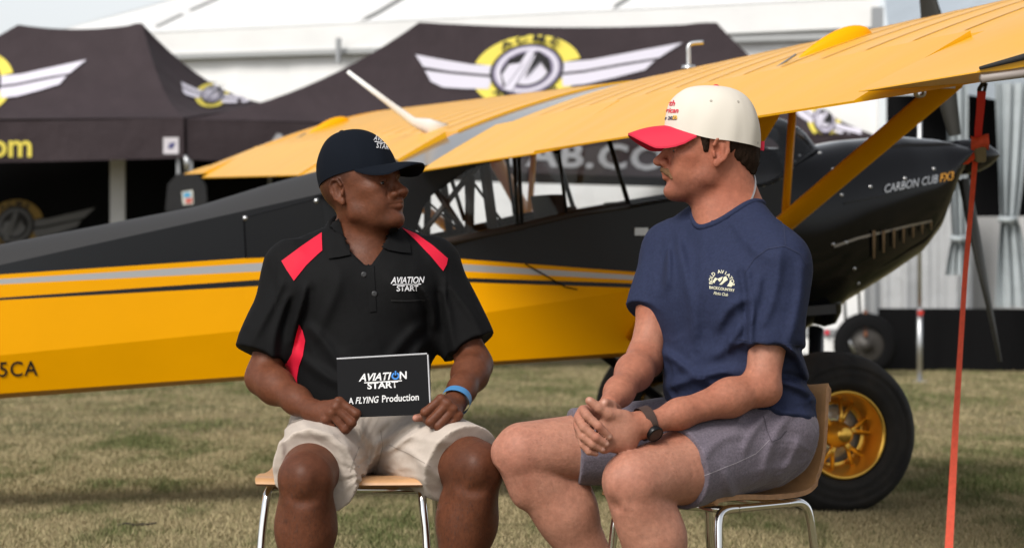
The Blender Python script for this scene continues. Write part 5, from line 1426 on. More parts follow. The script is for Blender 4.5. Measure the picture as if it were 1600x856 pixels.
    for s, hp, kn, hem, r0, r1 in lg:
        ax_ = (kn - hp).normalized(); ga = K.grp(np.minimum(A3(hp), A3(kn)) - .2, np.maximum(A3(hp), A3(kn)) + .2)
        ga.cone(hp, hem + ax_ * .08, r0, r1, 0); ga.cone(hp.lerp(hem, .6) + V(-s * .02, 0, -.03), hem + ax_ * .08 + V(-s * .026, 0, -.026), .07, r1 * .78, .03)
        ga.cut(hem, (ax_ + V(0, 0, -.05 if s < 0 else -.32)).normalized(), .003); K.merge(ga, .03)
    def folds2(p):
        q = p - np.array(L(566, 690, -.1), np.float32); a = np.arctan2(q[:, 2] + .06, np.abs(q[:, 0]) + .02); rr = np.linalg.norm(q, axis=1)
        n1 = fbm(np.stack([a * 5.0, rr * 7, np.sign(q[:, 0]) * 3], 1), 3); n2 = fbm(q * np.array([14, 9, 16], np.float32), 2)
        far = np.clip((.36 - rr) / .1, .25, 1)
        return (.0055 * (1 - 2 * np.abs(n1)) * np.clip(rr / .08, .2, 1) + .003 * n2) * far + fold_px(p, (
            (588, 690, 566, 750, 6, .010, 1), (600, 688, 676, 652, 7, .010, 1), (598, 702, 650, 676, 6, .008), (560, 640, 575, 690, 7, .009, -1), (470, 668, 540, 692, 8, .008), (440, 668, 520, 676, 7, .006), (432, 690, 446, 722, 6, .008),
            (640, 712, 690, 740, 7, .007), (626, 690, 700, 690, 8, .006), (520, 700, 548, 750, 7, .007)), DL + .05)
    K.warp(folds2)
    for s, hp, kn, hem, r0, r1 in lg:
        ax_ = (kn - hp).normalized(); K.hollow(hem - ax_ * .05, hem + ax_ * .06, .118, .010)
    K.cut(L(566, 617), (0, 0, 1), .004)
    M_sh = mat('stone_cotton', (.50, .43, .37), .85, noise=(45, .07), bump=(380, .25, .0008), sheen=.1, bump2=(24, .4, .006))
    shorts = vol_obj('shorts', K, M_sh, root, None, it=2)
    bk = bvh_of(shorts); M_st = mat('stone_stitch', (.33, .28, .24), .9)
    for pts, w in (([(594, 672), (598, 700), (590, 724)], (1.2, 0)), ([(560, 698), (553, 716), (546, 737)], (1.2, 0)), ([(608, 694), (640, 708), (672, 728)], (0, 1.2)), ([(500, 640), (470, 655), (440, 665)], (0, 1.2))):
        lay('seam', seamline(pts, w), bk, M_st, shorts, ID, 5, .0015)
    # ---- cap
    M_navy = mat('navy_cap_cotton', (.0045, .0065, .011), .9, bump=(500, .25, .0006), spec=.12)
    cap, br = cap_mesh('cap', Hf, root, M_navy, M_navy, M_navy, dict(fx=.106, bx=.102, sy=.086, zf=.046, zs=.044, zb=.034, zt=.160, n=2.05, fn=.5, bl=.082, arch=.028, dip=.016, bang=64, cx=-.022))
    bcap = bvh_of(cap)
    logo(601, 223, (.78, .12), (.16, -1), .44, bcap, cap, M_wprint, .002, 2, .05)
    hairs('leg_hair', body, mat('dark_body_hair', (.012, .008, .006), .6), root, [(knR, anR, .10, 1), (knL, anL, .10, 1)], 3500, .010)
    # ---- wristband
    fa = (elL - wrL).normalized(); c = wrL + fa * .002
    a = fa.orthogonal().normalized(); b = fa.cross(a); rows = []
    for t in (-.014, -.006, .006, .014):
        rows.append([c + fa * t + (.0368 + .001 * math.sin(3 * q)) * (math.cos(q) * a + math.sin(q) * b) - root.location for q in [2 * math.pi * j / 40 for j in range(40)]])
    wb = MB().grid(rows, closed=True).build('wristband', mat('blue_wristband', (.06, .22, .46), .5), root, True)
    bw_ = bvh_of(wb); vs_, fs_ = text2d('ADULT WEEKLY', 8, .15, 0, 1.1)
    lay('wristband_print', [(vs_, fs_)], bw_, M_wprint, wb, affine(708, 629, (.55, .42), (.42, -.55)), 3, .0015)
    return dict(root=root, body=body)
MANL = man_left(); print('left man', time.time() - T0)
# the sign in his hands
def sign():
    d = DL - .30; c = P(599, 602, d - .0)
    e = empty('hand_sign', c); tag(e, 'small black card with white lettering held by the man in the polo', 'sign')
    q = [P(x, y, d + dz) - c for x, y, dz in ((526, 561.5, .02), (667, 553.5, .02), (671.5, 647, -.005), (529, 652.5, -.005))]
    n = (q[1] - q[0]).cross(q[3] - q[0]).normalized(); n = n if n.y > 0 else -n
    mb = MB(); mb.add(q + [p + n * .004 for p in q], [(0, 3, 2, 1), (4, 5, 6, 7), (0, 1, 5, 4), (1, 2, 6, 5), (2, 3, 7, 6), (3, 0, 4, 7)])
    card = mb.build('card', mat('matt_black_card', (.004, .004, .005), .6, spec=.15), e)
    ed = MB(); k = [q[0] + n * .002, q[1] + n * .002, q[2] + n * .002]
    ed.tube([q[0] + n * .002 + V(0, 0, .002), q[1] + n * .002 + V(0, 0, .002)], .0022, 6); ed.tube([q[1] + n * .002 + V(.002, 0, 0), q[2] + n * .002 + V(.002, 0, 0)], .0022, 6); ed.build('card_edge', mat('foam_edge', (.5, .5, .52), .6), e)
    b = bvh_of(card); MW = mat('white_letter', (.78, .78, .78), .6); MBl = mat('blue_letter', (.03, .22, .65), .5)
    ax_, ay_ = (1, -.055), (.02, -1)
    sl_ = -.056
    def put(txt, x0, x1, yb, h, bold=.45, shear=0, m=MW, name='lettering'):
        vs_, fs_ = fit2d(txt, x0, x1, -h, 0, bold=bold, shear=shear); lay(name, [(vs_, fs_)], b, m, e, lambda x, y: (x, yb + y + sl_ * (x - x0)), 30, .0008)
    put('AVIATI', 560.5, 611.5, 596.0, 12.0, .5, .28); put('N', 624.5, 635.5, 592.3, 12.0, .5)
    ring = []
    for i in range(20):
        a0, a1 = math.radians(115 + 310 * i / 20), math.radians(115 + 310 * (i + 1) / 20)
        ring.append(([(3.4 * math.cos(a0) * 1.1, 3.4 * math.sin(a0)), (5.8 * math.cos(a0) * 1.1, 5.8 * math.sin(a0)), (5.8 * math.cos(a1) * 1.1, 5.8 * math.sin(a1)), (3.4 * math.cos(a1) * 1.1, 3.4 * math.sin(a1))], [(0, 1, 2, 3)]))
    ring.append(([(-1.1, 1), (1.1, 1), (1.1, 7.8), (-1.1, 7.8)], [(0, 1, 2, 3)]))
    lay('power_symbol', ring, b, MBl, e, affine(618, 587, (1, sl_), (0, -1)), 30, .0008)
    put('START', 574, 622, 608.0, 10.4, .5)
    lay('rule', [(*poly2d([(569, 597.6), (628, 594.3), (628, 595.9), (569, 599.2)]),)], b, MW, e, lambda x, y: (x, y - .6), 30, .0008)
    put('A', 544.5, 552.5, 631.5, 10.2, .3); put('FLYING', 555.5, 592, 630.8, 10.4, .25, .25); put('Production', 597, 654.5, 628.4, 11.0, .25)
sign()

# ------------------------------------------------------------------ the man on the right
DR = 6.143
def R(px, py, dy=0.0): return P(px, py, DR + dy)
def man_right():
    root = empty('person', V(R(1150, 428).x, DR, 0))
    tag(root, 'seated man in navy T-shirt with white and red cap, hands clasped', 'person', 'two men in conversation')
    Hf = frame_of(R(1112, 242, .02), yawF(-88), pitch=3, sc=1.07)
    fw = yawF(-44); lf = V(0, 0, 1).cross(fw)                       # torso forward and the man's left
    Tf = Frame(R(1140, 520), fw, lf, V(0, 0, 1))
    shL_, shR_ = R(1216, 414, -.12), R(1052, 397, .12)
    elL_, wrL_ = R(1190, 605, -.19), R(1010, 663, -.33)
    elR_, wrR_ = R(1006, 562, .0), R(952, 632, -.24)
    hpL_, hpR_ = R(1198, 690, -.06), R(1122, 682, .07); knL_, knR_ = R(990, 752, -.36), R(818, 706, -.02)
    anL_ = P(1062, 900, DR - .30); anL_.z = .09; anR_ = P(985, 900, DR + .06); anR_.z = .09
    lo = A3(R(720, 1000, -.75)); hi = A3(R(1300, 120, .42)); lo[2] = 0
    B = Vol(lo, hi, .0033)
    B.ell(Tf(0, 0, .06), (.114, .170, .19), Tf); B.ell(R(1150, 600), (.112, .145, .15), Tf, .06); B.ell(R(1165, 672, .01), (.12, .155, .09), Tf, .05)
    nb = R(1142, 352, .03) + V(0, 0, .026)
    for sh in (shL_, shR_):
        B.cone(nb + V(0, 0, -.03), sh, .054, .050, .05); B.cone(nb + V(0, 0, .005), sh + V(0, 0, .015), .042, .036, .05)
    B.cone(Hf(-.030, 0, -.040), nb + V(.02, 0, -.02), .064, .070, .03); B.cone(Hf(.010, 0, -.080), nb + V(-.045, -.04, -.03), .042, .038, .035)
    for s, hp, kn, an in ((1, hpL_, knL_, anL_), (-1, hpR_, knR_, anR_)):
        bk_ = (hp - kn).normalized(); bh = bk_.copy(); bh.z = 0; sh1 = kn.lerp(an, .34) + bh * .018; sh2 = kn.lerp(an, .68) + bh * .010
        B.chain([hp, hp.lerp(kn, .6), kn], [.088, .083, .072], .03, .03)
        g = B.grp(A3(kn) - .62, A3(kn) + .25)
        g.chain([kn + V(0, 0, -.012), sh1, sh2, an], [.060, .066, .046, .038], .03, .0)
        g.cone(kn - bh * .022 + V(0, 0, -.01), kn.lerp(an, .55) - bh * .014, .048, .034, .03); lt = V(-bh.y, bh.x, 0); g.ell(kn - bh * .051 + V(0, 0, .004), (.026, .026, .032), None, .018); [g.ell(kn - bh * .064 + lt * q * .046 + V(0, 0, -.012), (.016, .016, .030), None, .025, 's') for q in (-1, 1)]; g.ell(kn - bh * .073 + V(0, 0, -.052), (.014, .014, .010), None, .02, 's'); g.ell(kn - bh * .004 + V(0, 0, -.08), (.028, .028, .05), None, .03)
        g.ell(sh1 + bh * .014 + V(0, 0, .02), (.046, .046, .095), None, .03)
        t_ = -bh; g.chain([an + V(0, 0, -.03) - t_ * .02, an + t_ * .10 + V(0, 0, -.055), an + t_ * .17 + V(0, 0, -.068)], [.038, .036, .024], .03, .03)
        B.merge(g, .007)
    Ar = B.grp(lo, hi)
    for sh, el, wr in ((shL_, elL_, wrL_), (shR_, elR_, wrR_)):
        mid = sh.lerp(el, .5); fm = el.lerp(wr, .28)
        Ar.chain([sh, mid, el, fm, el.lerp(wr, .72), wr], [.052, .048, .038, .0405, .0305, .0242], .03, .0); Ar.ell(el + V(.018, .01, -.012), (.024, .024, .022), None, .025)
    # ---- clasped hands
    # left hand (with the watch): back of the hand towards the camera
    g = Ar.grp(A3(R(950, 670, -.36)) - .13, A3(R(950, 670, -.36)) + .16)
    w0 = R(1000, 664, -.335)
    for q in ((950, 650), (943, 666), (941, 682), (944, 698)): g.cone(w0 + V(0, 0, .0), R(*q, -.375), .026, .0155, .014)
    g.ell(R(968, 674, -.362), (.046, .022, .040), None, .016); g.ell(R(972, 692, -.355), (.034, .018, .024), None, .015)
    Ar.merge(g, .016)
    Ar.chain([R(975, 652, -.362), R(950, 646, -.385), R(936, 637, -.392), R(921, 626, -.395)], [.017, .0135, .0115, .0098], .006, .008)          # left thumb
    Ar.chain([R(962, 640, -.30), R(955, 634, -.36), R(945, 629, -.388)], [.014, .0125, .0105], .006, .004)                                         # right thumb
    for q0, q1 in (((941, 684), (920, 680)), ((942, 698), (922, 694))): Ar.chain([R(*q0, -.37), R(*q1, -.345)], [.0125, .011], .004, .004)
    # right hand behind, its fingers over the left hand
    g = Ar.grp(A3(R(930, 655, -.33)) - .1, A3(R(930, 655, -.33)) + .1)
    for q in ((911, 641), (905, 652), (904, 664), (907, 678)): g.cone(wrR_ + V(-.012, -.03, -.012), R(*q, -.365), .020, .0125, .012)
    Ar.merge(g, .010)
    for pts, r in ((((911, 640, -.368), (918, 650, -.408), (935, 665, -.416), (952, 682, -.402)), .0100), (((904, 652, -.368), (913, 668, -.408), (931, 683, -.415), (947, 693, -.404)), .0100),
                   (((903, 664, -.366), (911, 682, -.404), (926, 694, -.410), (941, 702, -.400)), .0094), (((907, 680, -.362), (911, 695, -.396), (920, 705, -.400), (931, 708, -.392)), .0082)):
        q_ = [R(*p) for p in pts]; Ar.chain([q_[0], q_[1], q_[1].lerp(q_[2], .5), q_[2], q_[3]], [r * 1.08, r * 1.05, r * .93, r * .98, r * .82], .003, .0014)
    B.merge(Ar, 0)
    head_sdf(B, Hf, jaw=1.0, nose=1.0, lips=.9, k=.02)
    base = np.array([.41, .190, .128], np.float32)
    def colr(co):
        c = np.tile(base, (len(co), 1)); fb = fbm(co * 26)[:, None]; c *= 1 + .13 * fb * np.array([.6, 1.1, 1.2]) + .08 * fbm(co * 80)[:, None]
        h = Hf
        red = np.clip(blob(co, h(.10, 0, -.03), .03) * .9 + .5 * blob(co, h(.06, .05, -.01), .035) + .7 * blob(co, h(-.004, .085, 0), .03) + .5 * blob(co, h(-.03, .05, -.09), .05), 0, 1)[:, None]
        c = c * (1 - red * np.array([.02, .22, .25]))
        lip = np.maximum(blob(co, h(.094, 0, -.069), (.016, .016, .008)), .7 * blob(co, h(.095, 0, -.056), (.016, .016, .006)))[:, None]; c = c * (1 - .5 * lip) + np.array([.40, .14, .11]) * .5 * lip
        stub = np.clip(sum(blob(co, h(x, s * y, z), .024) for s in (-1, 1) for x, y, z in ((.08, 0, -.1), (.06, .03, -.095), (.03, .052, -.075), (.07, .03, -.07), (.012, .055, -.05), (.04, .045, -.085), (.03, .02, -.108))), 0, 1)[:, None]
        c = c * (1 - .46 * stub * np.array([.85, .9, .85]))
        loc = (co - np.array(Hf.o, np.float32)) @ np.array(Hf.M, np.float32)
        # face, neck and arms carry more sun than the legs
        tan = np.clip((co[:, 2] - .80) / .06, 0, 1)[:, None]; c = c * (1 - tan * np.array([.10, .27, .34]))
        for a_, b_ in ((elL_, wrL_), (elR_, wrR_)):
            a3, b3 = A3(a_), A3(b_); ab = b3 - a3; t = np.clip(((co - a3) @ ab) / (ab @ ab), -.1, 1); d = np.linalg.norm(co - a3 - t[:, None] * ab, axis=1); m = np.clip((.075 - d) / .03, 0, 1)[:, None]
            c = c * (1 - m * (1 - tan) * np.array([.10, .24, .30]))
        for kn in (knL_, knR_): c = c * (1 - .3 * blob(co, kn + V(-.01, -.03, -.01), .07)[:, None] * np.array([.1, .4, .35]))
        for q in ((953, 682.5, -.412), (949, 693.5, -.414), (943, 701.5, -.41), (933, 707, -.40), (921, 624, -.405), (944, 627.5, -.398)):
            m = blob(co, R(*q), (.0042, .012, .0042))[:, None]; c = c * (1 - m) + np.array([.58, .34, .27]) * m
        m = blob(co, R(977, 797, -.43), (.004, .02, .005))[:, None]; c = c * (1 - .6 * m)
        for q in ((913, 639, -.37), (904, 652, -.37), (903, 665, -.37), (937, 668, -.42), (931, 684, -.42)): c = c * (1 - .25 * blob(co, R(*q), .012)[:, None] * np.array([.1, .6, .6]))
        return c
    M_skin = skin_mat('fair_skin', .55, .08)
    body = vol_obj('body', B, M_skin, root, colr, it=1)
    for s in (-1, 1):
        MB().lathe(Hf(.078, s * .031, .003) - root.location, Hf.M @ Vector((1, s * .06 + .10, 0)), [(-.004, .0128), (.004, .0124), (.008, .0102), (.0115, .0062), (.0132, .0001)], 16).build('eye', [mat('eye_white', (.5, .45, .42), .2)], body, True)
        MB().lathe(Hf(.078, s * .031, .003) - root.location, Hf.M @ Vector((1, s * .06 + .10, 0)), [(.0112, .0068), (.0134, .0040), (.0140, .0001)], 14).build('iris', mat('dark_iris', (.012, .008, .006), .1), body, True)
    # ---- hair, moustache, eyebrow
    Hh = Vol(A3(Hf.o) - .16, A3(Hf.o) + .18, .0032)
    Hh.ell(Hf(-.006, 0, .042), (.107, .085, .100), Hf); Hh.cone(Hf(-.058, 0, -.01), Hf(-.052, 0, -.050), .052, .046, .03)
    Hh.cut(Hf(.036, 0, 0), Hf.M @ Vector((1, 0, .0)), .004); Hh.cut(Hf(-.030, 0, .004), Hf.M @ Vector((.60, 0, -.80)), .006); Hh.cut(Hf(0, 0, .08), Hf.M @ Vector((0, 0, 1)), .004)
    Hh.cut(Hf(-.04, 0, -.048), Hf.M @ Vector((0.1, 0, -1)), .01)
    for s in (-1, 1): Hh.cone(Hf(.026, s * .075, .04), Hf(.020, s * .074, .006), .012, .006, .006)
    Hh.warp(lambda p: .0040 * fbm(np.stack([(p[:, 0]) * 160, p[:, 1] * 160, p[:, 2] * 40], 1), 2), .01)
    vol_obj('hair', Hh, mat('dark_brown_hair', (.022, .012, .007), .8, noise=(120, .4), bump=(300, .8, .003), spec=.12), root, None, 1)
    Mo = Vol(A3(Hf(.09, 0, -.05)) - .05, A3(Hf(.09, 0, -.05)) + .05, .0022)
    for s in (-1, 1): Mo.cone(Hf(.1065, s * .004, -.0395), Hf(.0985, s * .020, -.0445), .0084, .0082, .004); Mo.cone(Hf(.0985, s * .020, -.0445), Hf(.0885, s * .031, -.058), .0082, .0045, .005)
    Mo.warp(lambda p: .0016 * fbm(p * np.array([260, 260, 70], np.float32), 2), .008)
    vol_obj('moustache', Mo, mat('light_brown_moustache', (.19, .105, .055), .8, spec=.12, noise=(200, .35), bump=(500, .6, .001)), root, None, 1)
    # ---- T-shirt
    S = Vol(A3(R(965, 720, -.32)), A3(R(1310, 270, .34)), .0040)
    S.ell(Tf(-.005, 0, .055), (.142, .194, .200), Tf); S.ell(R(1147, 590), (.146, .178, .17), Tf, .06); S.ell(R(1160, 665, .0), (.142, .182, .12), Tf, .05)
    for sh, s in ((shL_, 1), (shR_, -1)):
        S.cone(nb + V(0, 0, -.035), sh, .070, .064, .06); S.cone(nb + V(0, 0, .006) + lf * s * .03, sh + V(0, 0, .018), .046, .047, .05)
        S.ell(Tf(.085, s * .075, .09), (.05, .085, .08), Tf, .05)
    # slanted hem: low at the back
    S.cut(R(1100, 640), (fw * .40 + V(0, 0, -1)).normalized(), .006)
    sleeves = ((shL_, R(1203, 543, -.155), .079, V(0, 0, 0)), (shR_, R(1021, 490, .06), .068, V(-.0, 0, -.0)))
    for sh, hem, r, tilt in sleeves:
        ax_ = (hem - sh).normalized(); ga = S.grp(np.minimum(A3(sh), A3(hem)) - .14, np.maximum(A3(sh), A3(hem)) + .14)
        ga.cone(sh, hem + ax_ * .06, .071, r, 0); ga.cut(hem, (ax_ + tilt).normalized(), .003); S.merge(ga, .032)
    def folds(p):
        q = (p - np.array(R(1140, 520), np.float32)); a = q @ np.array(lf, np.float32); b = q @ np.array(fw, np.float32); z = q[:, 2]
        n1 = fbm(np.stack([a * 13 + z * 3, b * 9, z * 2.6], 1) + 5.3, 3); n2 = fbm(np.stack([a * 8 - z * 14, b * 8, z * 10 + a * 8], 1) + 1.7, 3)
        low = np.clip((.02 - z) / .15, 0, 1)
        return .0052 * (1 - 2 * np.abs(n1)) * (.6 + .4 * low) + .0075 * (1 - 2 * np.abs(n2)) * (.15 + .85 * low) + 1.75 * fold_px(p, (
            (1034, 352, 1042, 440, 7, .009, -1), (1058, 350, 1078, 520, 9, .007), (1092, 380, 1096, 520, 11, .005), (1166, 428, 1172, 535, 6, .006, -1), (1128, 500, 1164, 470, 9, .008), (1120, 545, 1166, 510, 9, .008),
            (1042, 560, 1110, 592, 8, .009), (1052, 598, 1150, 584, 8, .009), (1236, 555, 1266, 590, 7, .010, 1), (1222, 596, 1266, 622, 8, .011, 1), (1214, 634, 1258, 652, 7, .009), (1216, 400, 1192, 500, 9, .007), (1248, 420, 1236, 530, 9, .007), (1180, 440, 1176, 530, 7, .006), (1150, 350, 1200, 400, 9, .004)), DR + .02)
    S.warp(folds)
    for sh, hem, r, tilt in sleeves:
        ax_ = (hem - sh).normalized(); S.hollow(hem - ax_ * .012, hem + ax_ * .05, .090, .011)
    S.cone(nb + V(.0, 0, .01) + fw * .01, nb + fw * .035 + V(0, 0, .10), .082, .088, .006, 's')
    M_tee = mat('navy_cotton_jersey', (.020, .0265, .062), .85, noise=(160, .2), spec=.2, bump=(420, .25, .0007), bump2=(26, .35, .006))
    tee = vol_obj('t_shirt', S, M_tee, root, None, it=2)
    bt_ = bvh_of(tee); ID = lambda x, y: (x, y)
    # collar rib: tube where the shirt meets the neck
    rim = []
    for j in range(48):
        th = 2 * math.pi * j / 48; dr = (fw * math.cos(th) + lf * math.sin(th)); c0 = nb + fw * .012 + V(0, 0, -.012 * math.cos(th) + .012)
        o3 = c0 + dr * .082 + V(0, 0, .05); h, nr, _, _ = bt_.ray_cast(c0 + dr * .088 + V(0, 0, .12), V(0, 0, -1), .3)
        z_ = h.z if h else c0.z; rim.append((c0 + dr * .084).xy.to_3d() + V(0, 0, z_))
    zz = [p.z for p in rim]
    for _ in range(3): zz = [(zz[i - 1] + zz[i] + zz[(i + 1) % 48]) / 3 for i in range(48)]
    rim = [V(p.x, p.y, z) - root.location for p, z in zip(rim, zz)]
    MB().tube(rim + [rim[0], rim[1]], .0085, 10, caps=False).build('collar_rib', M_tee, tee, True)
    M_stitch = mat('navy_stitch', (.018, .024, .06), .9)
    def seamline(pts, w): return [([(x0, y0), (x1, y1), (x1 + w[0], y1 + w[1]), (x0 + w[0], y0 + w[1])], [(0, 1, 2, 3)]) for (x0, y0), (x1, y1) in zip(pts[:-1], pts[1:])]
    for pts, w in (([(1193, 315), (1212, 332), (1224, 356), (1226, 384)], (1.6, -.6)), ([(1164, 425), (1180, 402), (1200, 388), (1226, 384), (1250, 396), (1264, 420)], (0, 1.6)), ([(1153, 529), (1200, 536), (1254, 538)], (0, 1.2))):
        lay('seam', seamline(pts, w), bt_, M_stitch, tee, ID, 5, .0015)
    M_cream = mat('cream_print', (.62, .60, .45), .8); sh = []
    txt = 'BOLD AVIATOR'
    for i, ch in enumerate(txt):
        if ch == ' ': continue
        a = math.radians(188 - i * 17.2); vs_, fs_ = text2d(ch, 7.4, .22, 0, 1.0); r = a - math.pi / 2
        sh.append(([(17 * math.cos(a) + x * math.cos(r) - y * math.sin(r), 17 * math.sin(a) + x * math.sin(r) + y * math.cos(r)) for x, y in vs_], fs_))
    for pl in ([(-15, -1), (-10, 7), (-6, 5.5), (-10, 1), (-11, -2)], [(-4, -3.5), (2, 4), (3, 9), (7, 11.5), (10, 6), (5, 2), (0, -3)], [(8, -4), (12, 2), (13, 6.5), (18, 0), (15, -4.5)], [(-7, 5), (-2, 8), (2, 10), (0, 5), (-3, 1)]): sh.append(poly2d(pl))
    vs_, fs_ = text2d('BACKCOUNTRY', 6.2, .16, 0, .86); sh.append(([(x, y - 9.5) for x, y in vs_], fs_))
    vs_, fs_ = text2d('Flight Club', 6.4, .12, .35, .8); sh.append(([(x - 2, y - 17.5) for x, y in vs_], fs_))
    lay('chest_print', sh, bt_, M_cream, tee, affine(1128, 442, (1.0, .13), (-.02, -1.0), 1.0), 3, .0014)
    # ---- shorts
    K = Vol(A3(R(840, 830, -.54)), A3(R(1290, 580, .34)), .0040)
    K.ell(R(1165, 668, .0), (.150, .188, .11), Tf)
    K.ell(R(1110, 690, -.04), (.13, .15, .07), Tf, .05)
    legs = ((hpL_, knL_, hpL_.lerp(knL_, .68) + V(0, 0, .002), .106, .094), (hpR_, knR_, hpR_.lerp(knR_, .745) + V(0, 0, .002), .106, .090))
    for hp, kn, hem, r0, r1 in legs:
        ax_ = (kn - hp).normalized(); ga = K.grp(np.minimum(A3(hp), A3(kn)) - .2, np.maximum(A3(hp), A3(kn)) + .2)
        ga.cone(hp, hem + ax_ * .08, r0, r1, 0); ga.cut(hem, ax_, .003); K.merge(ga, .035)
    def folds2(p):
        q = p - np.array(R(1120, 690, -.1), np.float32); t = q @ np.array((knL_ - hpL_).normalized(), np.float32); a = np.arctan2(q[:, 2] + .03, q[:, 1])
        n1 = fbm(np.stack([t * 5, a * 3.2, q[:, 2] * 9], 1), 3); n2 = fbm(q * np.array([22, 18, 12], np.float32) + 4, 2)
        hipf = np.clip((.06 - t) / .15, 0, 1)
        return .0045 * (1 - 2 * np.abs(n1)) * (.35 + .65 * hipf) + .003 * n2 * (.4 + hipf) + fold_px(p, (
            (1200, 645, 1168, 700, 7, .009), (1232, 652, 1196, 728, 8, .009), (1150, 680, 1112, 702, 8, .007), (1130, 742, 1152, 772, 8, .007), (1242, 690, 1222, 745, 7, .007), (1176, 640, 1150, 660, 7, .007), (1100, 716, 1092, 776, 9, .005)), DR + .0)
    K.warp(folds2)
    for hp, kn, hem, r0, r1 in legs:
        ax_ = (kn - hp).normalized(); K.hollow(hem - ax_ * .04, hem + ax_ * .06, .115, .010)
    M_cham = mat('grey_purple_chambray', (.135, .112, .142), .9, noise=(230, .42), bump=(500, .3, .0007), sheen=.1, bump2=(26, .35, .006))
    shorts = vol_obj('shorts', K, M_cham, root, None, it=2)
    bk = bvh_of(shorts); M_st = mat('pale_stitch', (.30, .27, .30), .9); M_sd = mat('dark_stitch', (.06, .05, .065), .9)
    lay('seam', seamline([(1078, 752), (1110, 738), (1150, 722), (1180, 708), (1202, 687)], (0, 1.2)), bk, M_st, shorts, ID, 5, .0015)
    lay('pocket_seam', seamline([(1192, 650), (1197, 672), (1205, 690), (1218, 684), (1228, 672)], (1.5, .4)), bk, M_sd, shorts, ID, 5, .0015)
    # ---- cap
    M_cream2 = mat('cream_cap_cotton', (.66, .61, .53), .85, bump=(500, .25, .0006)); M_redc = mat('red_cap_cotton', (.60, .012, .045), .75, bump=(500, .25, .0006))
    cap, br = cap_mesh('cap', Hf, root, M_cream2, M_redc, M_redc, dict(fx=.110, bx=.108, sy=.091, zf=.060, zs=.030, zb=.020, zt=.155, n=2.5, fn=.5, bl=.084, arch=.036, dip=.022, bang=66, cx=-.002))
    MB().box(Hf(-.106, 0, .026) - root.location, (.012, .004, .011), Hf.M).build('cap_strap', M_redc, cap)
    bcap = bvh_of(cap); M_rl = mat('red_embroidery', (.62, .015, .05), .7); M_nl = mat('navy_embroidery', (.02, .03, .08), .7)
    def put(t, x, y, s, m, sh_=.25, sx=.9, nm='lettering'):
        vs_, fs_ = text2d(t, s, .22, sh_, sx); lay(nm, [(vs_, fs_)], bcap, m, cap, affine(x, y, (1, .02), (.1, -1)), 3, .0018)
    put('North', 1041, 162, 12, M_rl, .3); put('American', 1041, 173, 11, M_rl, .3); put('Tour 2026', 1043, 185, 7.5, M_nl, .15)
    lay('yellow_mark', [(*poly2d([(-3, -3), (3, -3), (3.6, 0), (3, 3), (-3, 3)]),)], bcap, mat('yellow_embroidery', (.75, .42, .05), .7), cap, affine(1055, 184, (1, 0), (0, -1)), 3, .0018)
    for x, y in ((1111, 158), (1153, 159)):
        h, nr, _, _ = bcap.ray_cast(CAMV, (P(x, y, 6) - CAMV).normalized(), 20)
        if h: MB().lathe(h - Vector(root.location), nr if nr.y < 0 else -nr, [(0, .0035), (.0015, .003), (.0015, .0015), (.0003, .0002)], 10).build('eyelet', mat('eyelet_thread', (.4, .37, .32), .8), cap, True)
    hairs('body_hair', body, mat('brown_body_hair', (.20, .10, .06), .6), root, [(knR_, anR_, .10, 1), (knL_, anL_, .10, 1), (hpR_.lerp(knR_, .7), knR_, .11, .5), (hpL_.lerp(knL_, .65), knL_, .11, .5), (elL_, wrL_, .07, .8), (elR_, wrR_, .07, .6)], 1800, .010, 2)
    # ---- chain and watch
    ch = []
    for j in range(60):
        th = 2 * math.pi * j / 60; dr = (fw * math.cos(th) + lf * math.sin(th)); ch.append(dr)
    bb = bvh_of(body)
    cpts = []
    for j in range(60):
        dr = ch[j]; th = 2 * math.pi * j / 60; c0 = nb + V(0, 0, .040 - .085 * math.cos(th)) + fw * .012
        h, nr, _, _ = bb.ray_cast(c0 + dr * .16, -dr, .3); cpts.append((h - dr * -.002 if h else c0 + dr * .07) - Vector(root.location))
    sm = cpts
    for _ in range(2): sm = [(sm[i - 1] + sm[i] * 2 + sm[(i + 1) % 60]) / 4 for i in range(60)]
    MB().tube(sm[9:52], .0028, 6).build('necklace', mat('silver_chain', (.7, .7, .7), .3, 1.0), root, True)
    fa = (elL_ - wrL_).normalized(); c = wrL_ + fa * .012 - V(.012, 0, 0); up_ = V(0, 0, 1); a = (up_ - fa * up_.dot(fa)).normalized(); b = fa.cross(a)
    rows = [[c + fa * t + .0385 * (math.cos(q) * a + math.sin(q) * b * .92) - root.location for q in [2 * math.pi * j / 36 for j in range(36)]] for t in (-.0125, -.011, .011, .0125)]
    wst = MB().grid(rows, closed=True).build('watch', mat('brown_leather', (.055, .030, .022), .5, bump=(90, .4, .001)), root, True)
    dirf = (V(0, -1, 0) * .80 - a * .60); dirf = (dirf - fa * dirf.dot(fa)).normalized(); wc = c + dirf * .039 - root.location
    MB().lathe(wc, dirf, [(-.006, .019), (.004, .020), (.007, .0185), (.007, .0165)], 28).build('watch_case', mat('black_steel', (.012, .012, .013), .3, .6), wst, True)
    MB().lathe(wc, dirf, [(.0062, .0168), (.0064, .0001)], 28).build('watch_dial', mat('black_dial', (.01, .01, .011), .2), wst, True)
    for t in (-.004, .004):
        h = c + a * .0 - root.location
    return dict(root=root, body=body)
MANR = man_right(); print('right man', time.time() - T0)

